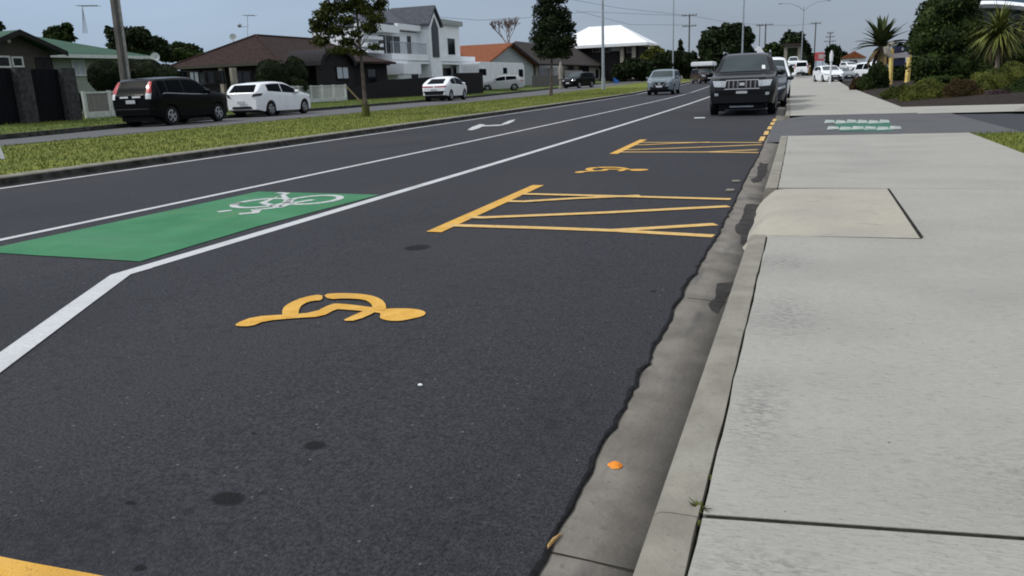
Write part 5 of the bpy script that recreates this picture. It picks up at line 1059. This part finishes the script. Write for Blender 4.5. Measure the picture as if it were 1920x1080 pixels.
HATCH = dict(L=4.44, w=W(4.44, .878), r=.32, wheels=(-1.32, 1.32), lean=.32, sill=[(-2.22, .34), (-1.8, .24), (1.7, .2), (2.22, .26)],
    top=[(-2.22, .72), (-2.205, .95), (-2.15, 1.04), (-1.98, 1.2), (-1.80, 1.36), (-1.66, 1.405), (-1.0, 1.455), (-.45, 1.47), (-.05, 1.435), (.18, 1.37), (.95, 1.03), (1.2, .98), (1.9, .86), (2.12, .74), (2.22, .5)],
    belt=[(-2.22, .65), (-2.1, .95), (-1.5, 1.04), (0, .95), (.9, .9), (2.0, .76), (2.22, .45)], screen=(.90, .14), rear=[(-.62, 1.04), (.62, 1.04), (.54, 1.345), (-.54, 1.345)],
    sidewin=((-.42, .62), (-1.5, -.49)), mirror=(.55, 1.0), head=([(.5, .60), (.80, .66), (.84, .78), (.52, .68)],), tail=([(.52, .83), (.84, .88), (.86, .98), (.62, .97)],), intake=[(-.55, .28), (.55, .28), (.6, .48), (-.6, .48)], grille=[(-.4, .5), (.4, .5), (.36, .62), (-.36, .62)], rplate=[(-.2, .56), (.2, .56), (.2, .68), (-.2, .68)], fplate=[(-.2, .44), (.2, .44), (.2, .54), (-.2, .54)], rbump=[(-.5, .36), (.5, .36), (.45, .46), (-.45, .46)])
# black wagon with tall red lamps
N = math.pi/2
WAG = var(SUVB, L=4.42, w=W(4.42, .91), top=[(-2.275, .80), (-2.24, 1.04), (-2.16, 1.16), (-2.06, 1.34), (-1.90, 1.56), (-1.72, 1.63), (-.9, 1.675), (-.3, 1.685), (.1, 1.66), (.34, 1.58), (.92, 1.17), (1.1, 1.13), (1.8, 1.05), (2.08, .97), (2.18, .84), (2.21, .65)], screen=(.89, .32), sidewin=((-.52, .62), (-1.38, -.60), (-1.78, -1.46)), mirror=(.60, 1.13))
r_, patch, side, deck, ysd = car('parked_car', 'black station wagon parked in the service lane with tall red tail lights', 'car', (-21.82, 24.2, .2), N+R(3.5), WAG | {'tail': ([(.60, 1.14), (.80, 1.14), (.70, 1.52), (.58, 1.52)],)}, 'p_black', glass='car_glass')
for s_ in (1, -1): patch('reverse_light', 'white', -1, [(s_*.62, .94), (s_*.79, .94), (s_*.79, 1.13), (s_*.62, 1.13)], .016, 4, 3)
for a_, b2 in ((-.42, -.08), (.08, .42)): patch('tailgate_trim', 'white', -1, [(a_, .985), (b2, .985), (b2, 1.045), (a_, 1.045)], .016, 4, 2)
patch('bumper_strip', 'dark_metal', -1, [(-.8, .60), (.8, .60), (.78, .63), (-.78, .63)], .012, 10, 2)
for s_ in (1, -1): side(-2.0, 1.6, s_, 'sill_trim', 'black_trim', zl=lambda x: .36, zh=lambda x: .44, nu=14) if False else None
for s_ in (1, -1): side(-1.7, .68, s_, 'window_trim', 'chrome', zl=lambda x: lerp(SUVB['belt'], x)-.012, zh=lambda x: lerp(SUVB['belt'], x)+.016, nu=16, off=.014)
# white hatchback
car('parked_car', 'white hatchback parked nose to tail ahead of the black station wagon', 'car', (-22.55, 31.0, .2), N+R(2), var(HATCH, L=4.36, w=W(4.36, .878), tailm='dark_metal'), 'p_white')
# white coupe-shaped car
CP = var(HATCH, L=4.55, w=W(4.55, .91), r=.36, wheels=(-1.36, 1.34), sill=[(-2.27, .42), (-1.8, .34), (1.7, .32), (2.27, .4)], top=[(-2.275, .85), (-2.25, 1.02), (-2.1, 1.10), (-1.7, 1.28), (-1.2, 1.48), (-.7, 1.58), (-.1, 1.62), (.4, 1.56), (.65, 1.48), (1.4, 1.08), (2.0, .98), (2.2, .86), (2.275, .6)], belt=[(-2.275, .75), (-2.1, 1.02), (-1.5, 1.1), (0, 1.05), (1.3, 1.0), (2.0, .86), (2.275, .52)], screen=(1.3, .55), rear=[(-.58, 1.14), (.58, 1.14), (.5, 1.46), (-.5, 1.46)], sidewin=((-.4, .95), (-1.35, -.48)), mirror=(.88, 1.1), tail=([(.05, .92), (.84, .92), (.84, 1.0), (.05, .98)],), rbump=[(-.8, .45), (.8, .45), (.76, .68), (-.76, .68)], rplate=[(-.22, .70), (.22, .70), (.22, .82), (-.22, .82)])
car('parked_car', 'white coupe-backed car with a red light bar, parked before the white house', 'car', (-23.3, 51.6, .2), N+R(4), CP, 'p_white')
# black car and driveway car
car('parked_car', 'black car facing the camera, beside the thickest lamp pole', 'car', (-23.3, 86.5, .42), -N-R(16), SUVB, 'p_black', near=False)
p = PX(933, 168, -28.5); car('parked_car', 'silver hatchback standing in the driveway before the white camper', 'car', (-28.2, p.y, .5), R(205), var(HATCH, tail=([(.52, .83), (.84, .88), (.86, .98), (.62, .97)],)), 'p_silver', near=False)
# blue-grey oncoming crossover
r_, patch, side, deck, ysd = car('moving_car', 'blue-grey crossover driving towards the camera in the traffic lane', 'car', (-9.35, 57.3, .055), -N+R(1), var(SUVB, grille=[(-.36, .58), (.36, .58), (.52, .84), (-.52, .84)], head=([(.5, .80), (.82, .84), (.86, .93), (.56, .90)],)), 'p_steel')
patch('grille_badge', 'chrome', 1, [(-.08, .68), (.08, .68), (.08, .80), (-.08, .80)], .02, 3, 3)
for s_ in (1, -1): patch('grille_trim', 'chrome', 1, [(s_*.12, .58), (s_*.17, .58), (s_*.5, .84), (s_*.44, .84)], .02, 3, 6)
# dark four-wheel drive
FWD = dict(L=4.78, w=[(-2.39, .82), (-2.33, .90), (-2.1, .95), (-1.5, .97), (1.2, .97), (1.8, .96), (2.08, .95), (2.25, .91), (2.34, .87), (2.39, .81)], r=.385, wheels=(-1.42, 1.37), lean=.40, fr=.82, n=3.6, sill=[(-2.39, .52), (-1.9, .40), (1.8, .36), (2.1, .34), (2.39, .38)],
    top=[(-2.39, .95), (-2.36, 1.12), (-2.26, 1.25), (-2.12, 1.70), (-1.95, 1.78), (-1.0, 1.84), (-.2, 1.845), (.32, 1.80), (.52, 1.72), (1.12, 1.24), (1.25, 1.215), (1.9, 1.16), (2.14, 1.10), (2.27, 1.02), (2.35, .88), (2.39, .75)],
    belt=[(-2.39, .85), (-2.3, 1.12), (-1.6, 1.18), (0, 1.15), (1.1, 1.12), (2.0, 1.02), (2.25, .88), (2.39, .66)], screen=(1.07, .50), rear=[(-.6, 1.25), (.6, 1.25), (.55, 1.66), (-.55, 1.66)], sidewin=((-.38, .86), (-1.3, -.46), (-2.0, -1.38)), mirror=(.84, 1.22),
    head=([(.47, .84), (.78, .86), (.84, 1.03), (.44, 1.02)],), intake=[(-.52, .46), (.52, .46), (.56, .60), (-.56, .60)], fplate=[(-.155, .655), (.155, .655), (.155, .725), (-.155, .725)])
r_, patch, side, deck, ysd = car('parked_car', 'large dark bronze four-wheel drive parked at the kerb facing the camera', 'car', (-1.86, 27.35, 0), -N+R(1.2), FWD, 'p_brown')
patch('grille', 'black_trim', 1, [(-.45, .80), (.45, .80), (.43, 1.03), (-.43, 1.03)], .012, 8, 5)
for y in (-.37, -.24, -.12, .12, .24, .37): patch('grille_bar', 'bar', 1, [(y-.022, .81), (y+.022, .81), (y+.022, 1.02), (y-.022, 1.02)], .03, 2, 4)
patch('grille_badge', 'chrome', 1, [(-.07, .88), (.07, .88), (.07, .96), (-.07, .96)], .032, 4, 4)
patch('grille_surround', 'chrome', 1, [(-.5, .775), (.5, .775), (.48, .80), (-.48, .80)], .02, 8, 1); patch('grille_surround', 'chrome', 1, [(-.46, 1.025), (.46, 1.025), (.46, 1.045), (-.46, 1.045)], .02, 8, 1)
patch('bonnet_guard', 'black_trim', 1, [(-.66, 1.055), (.66, 1.055), (.64, 1.10), (-.64, 1.10)], .03, 10, 2)
for s_ in (1, -1):
    patch('headlight_reflector', 'chrome', 1, [(s_*.46, .87), (s_*.57, .88), (s_*.57, 1.0), (s_*.46, 1.0)], .022, 3, 3)
    patch('fog_lamp', 'lamp', 1, [(s_*.66, .60), (s_*.76, .60), (s_*.77, .68), (s_*.66, .68)], .02, 3, 3)
    side(-1.9, .3, s_, 'roof_rail', 'dark_metal', zl=lambda x: lerp(FWD['top'], x)-.05, zh=lambda x: lerp(FWD['top'], x)-.02, off=.03) if False else None
    mb = MB(); mb.tube([(.25, s_*.70, 1.83), (0, s_*.70, 1.89), (-1.7, s_*.69, 1.88), (-1.95, s_*.68, 1.80)], .022, 6); mb.build('roof_rail', 'galv', r_, smooth=True, local=True)
patch('lower_bumper', 'black_trim', 1, [(-.86, .39), (.86, .39), (.88, .61), (-.88, .61)], .014, 12, 3)
MB().bx(2.24, 2.3, -.34, .34, .255, .30).build('skid_plate', 'galv', r_, local=True)
patch('windscreen_sticker', 'white', 1, [(.50, 1.34), (.60, 1.34), (.58, 1.45), (.49, 1.45)], .03, 2, 2)
# cars parked behind it
car('parked_car', 'dark navy car tucked close behind the dark four-wheel drive', 'car', (-1.60, 33.2, 0), -N+R(1), HATCH, 'p_navy', group='cars parked along the right kerb')
KEI = var(HATCH, L=3.9, w=W(3.9, .86), wheels=(-1.2, 1.2), top=[(-1.95, .9), (-1.9, 1.1), (-1.8, 1.5), (-1.65, 1.72), (-1, 1.8), (.2, 1.8), (.6, 1.72), (1.25, 1.08), (1.6, 1.02), (1.85, .9), (1.95, .6)], belt=[(-1.95, .8), (-1.8, 1.05), (0, 1.03), (1.2, 1.0), (1.8, .8), (1.95, .5)], screen=(1.2, .64), rear=[(-.6, 1.1), (.6, 1.1), (.55, 1.6), (-.55, 1.6)], sidewin=((-.3, .9), (-1.5, -.4)), mirror=(.85, 1.1), head=([(.5, .72), (.78, .76), (.82, .92), (.52, .86)],), tail=([(.66, .9), (.8, .9), (.76, 1.3), (.64, 1.3)],), sill=[(-1.95, .34), (1.95, .3)])
car('parked_car', 'white high-roofed van parked third along the right kerb', 'van', (-1.62, 39.4, 0), -N+R(1), var(KEI, w=W(3.9, .9), top=[(x, z*1.05 if z > 1.1 else z) for x, z in KEI['top']]), 'p_white', group='cars parked along the right kerb')
car('moving_car', 'white small car driving away just right of the parked van', 'car', PD(1502, 142, 100), N, KEI, 'p_white', near=False, group='cars in the far distance')
car('parked_car', 'white van seen above the small white car in the far distance', 'van', PD(1487, 128, 128), -N, var(KEI), 'p_white', near=False, group='cars in the far distance')
car('moving_car', 'white saloon turning at the far end of the footpath behind the slim white pole', 'car', G(1552, 154, .22), -N+R(14), HATCH, 'p_white', near=False, group='cars in the far distance')
car('moving_car', 'grey car half behind the turning white saloon', 'car', PD(1573, 152, 88), -N+R(25), HATCH, 'p_grey', near=False, group='cars in the far distance')
car('moving_car', 'small white car far off between marker pole and palm', 'car', PD(1593, 134, 125), -N+R(20), HATCH, 'p_white', near=False, group='cars in the far distance')
car('parked_car', 'white van half hidden behind the shrub under the dark palm', 'van', PD(1632, 148, 88), -N+R(35), KEI, 'p_white', near=False, group='cars in the far distance')
p = PD(1318, 156, 92); car('parked_car', 'dark maroon car under a white canopy left of the four-wheel drive', 'car', p, -N+R(25), SUVB, 'p_maroon', near=False)
k = 92/F; c = PD(1318, 120, 92); root = empty('canopy', (c.x, c.y, p.z), 'flat white canopy on thin posts over the dark maroon car', 'canopy'); MB().box((c.x, c.y+1, c.z), (40*k, 4, 8*k)).build('top', 'wall_white', root, bevel=.08)
for dx in (-17, 17): MB().tube([(c.x+dx*k, c.y+2.4, p.z), (c.x+dx*k, c.y+2.4, c.z)], .04, 6).build('post', 'galv', root)
# white camper
c = PX(942, 160, -31.5); root = empty('camper', (-31.5, c.y, .5), 'white boxy camper standing before the orange-roofed house gable', 'camper'); X = -30.6; ya, yb = Yon(900, X), Yon(984, X); zt = Zon(945, 117, X)
mb = MB(); n = 8; pr2 = []
for (cy, cz, a0) in ((ya+.35, zt-.35, 90), (yb-.7, zt-.7, 0)):
    pass
poly = [(ya, .85), (yb, .85)]+[(yb-.7+.7*math.cos(R(t)), zt-.7+.7*math.sin(R(t))) for t in range(0, 91, 15)]+[(ya+.3-.3*math.sin(R(t)), zt-.3+.3*math.cos(R(t))) for t in range(0, 91, 15)]
mb.prism([(X, y, z) for y, z in poly], (-2.1, 0, 0)); mb.build('body', 'p_white', root, bevel=.04)
for a, b, t, bt in ((899, 912, 129, 141), (944, 951, 127, 138), (973, 981, 130, 144)): MB().bx(X, X+.03, Yon(a, X), Yon(b, X), Zon(a, bt, X), Zon(a, t, X)).build('window', 'car_glass', root)
for a in (912, 968): mb = MB(); y = Yon(a, X); mb.tube([(X-.25, y, .82), (X+.02, y, .82)], .33, 14); mb.build('wheel', 'tyre', root)
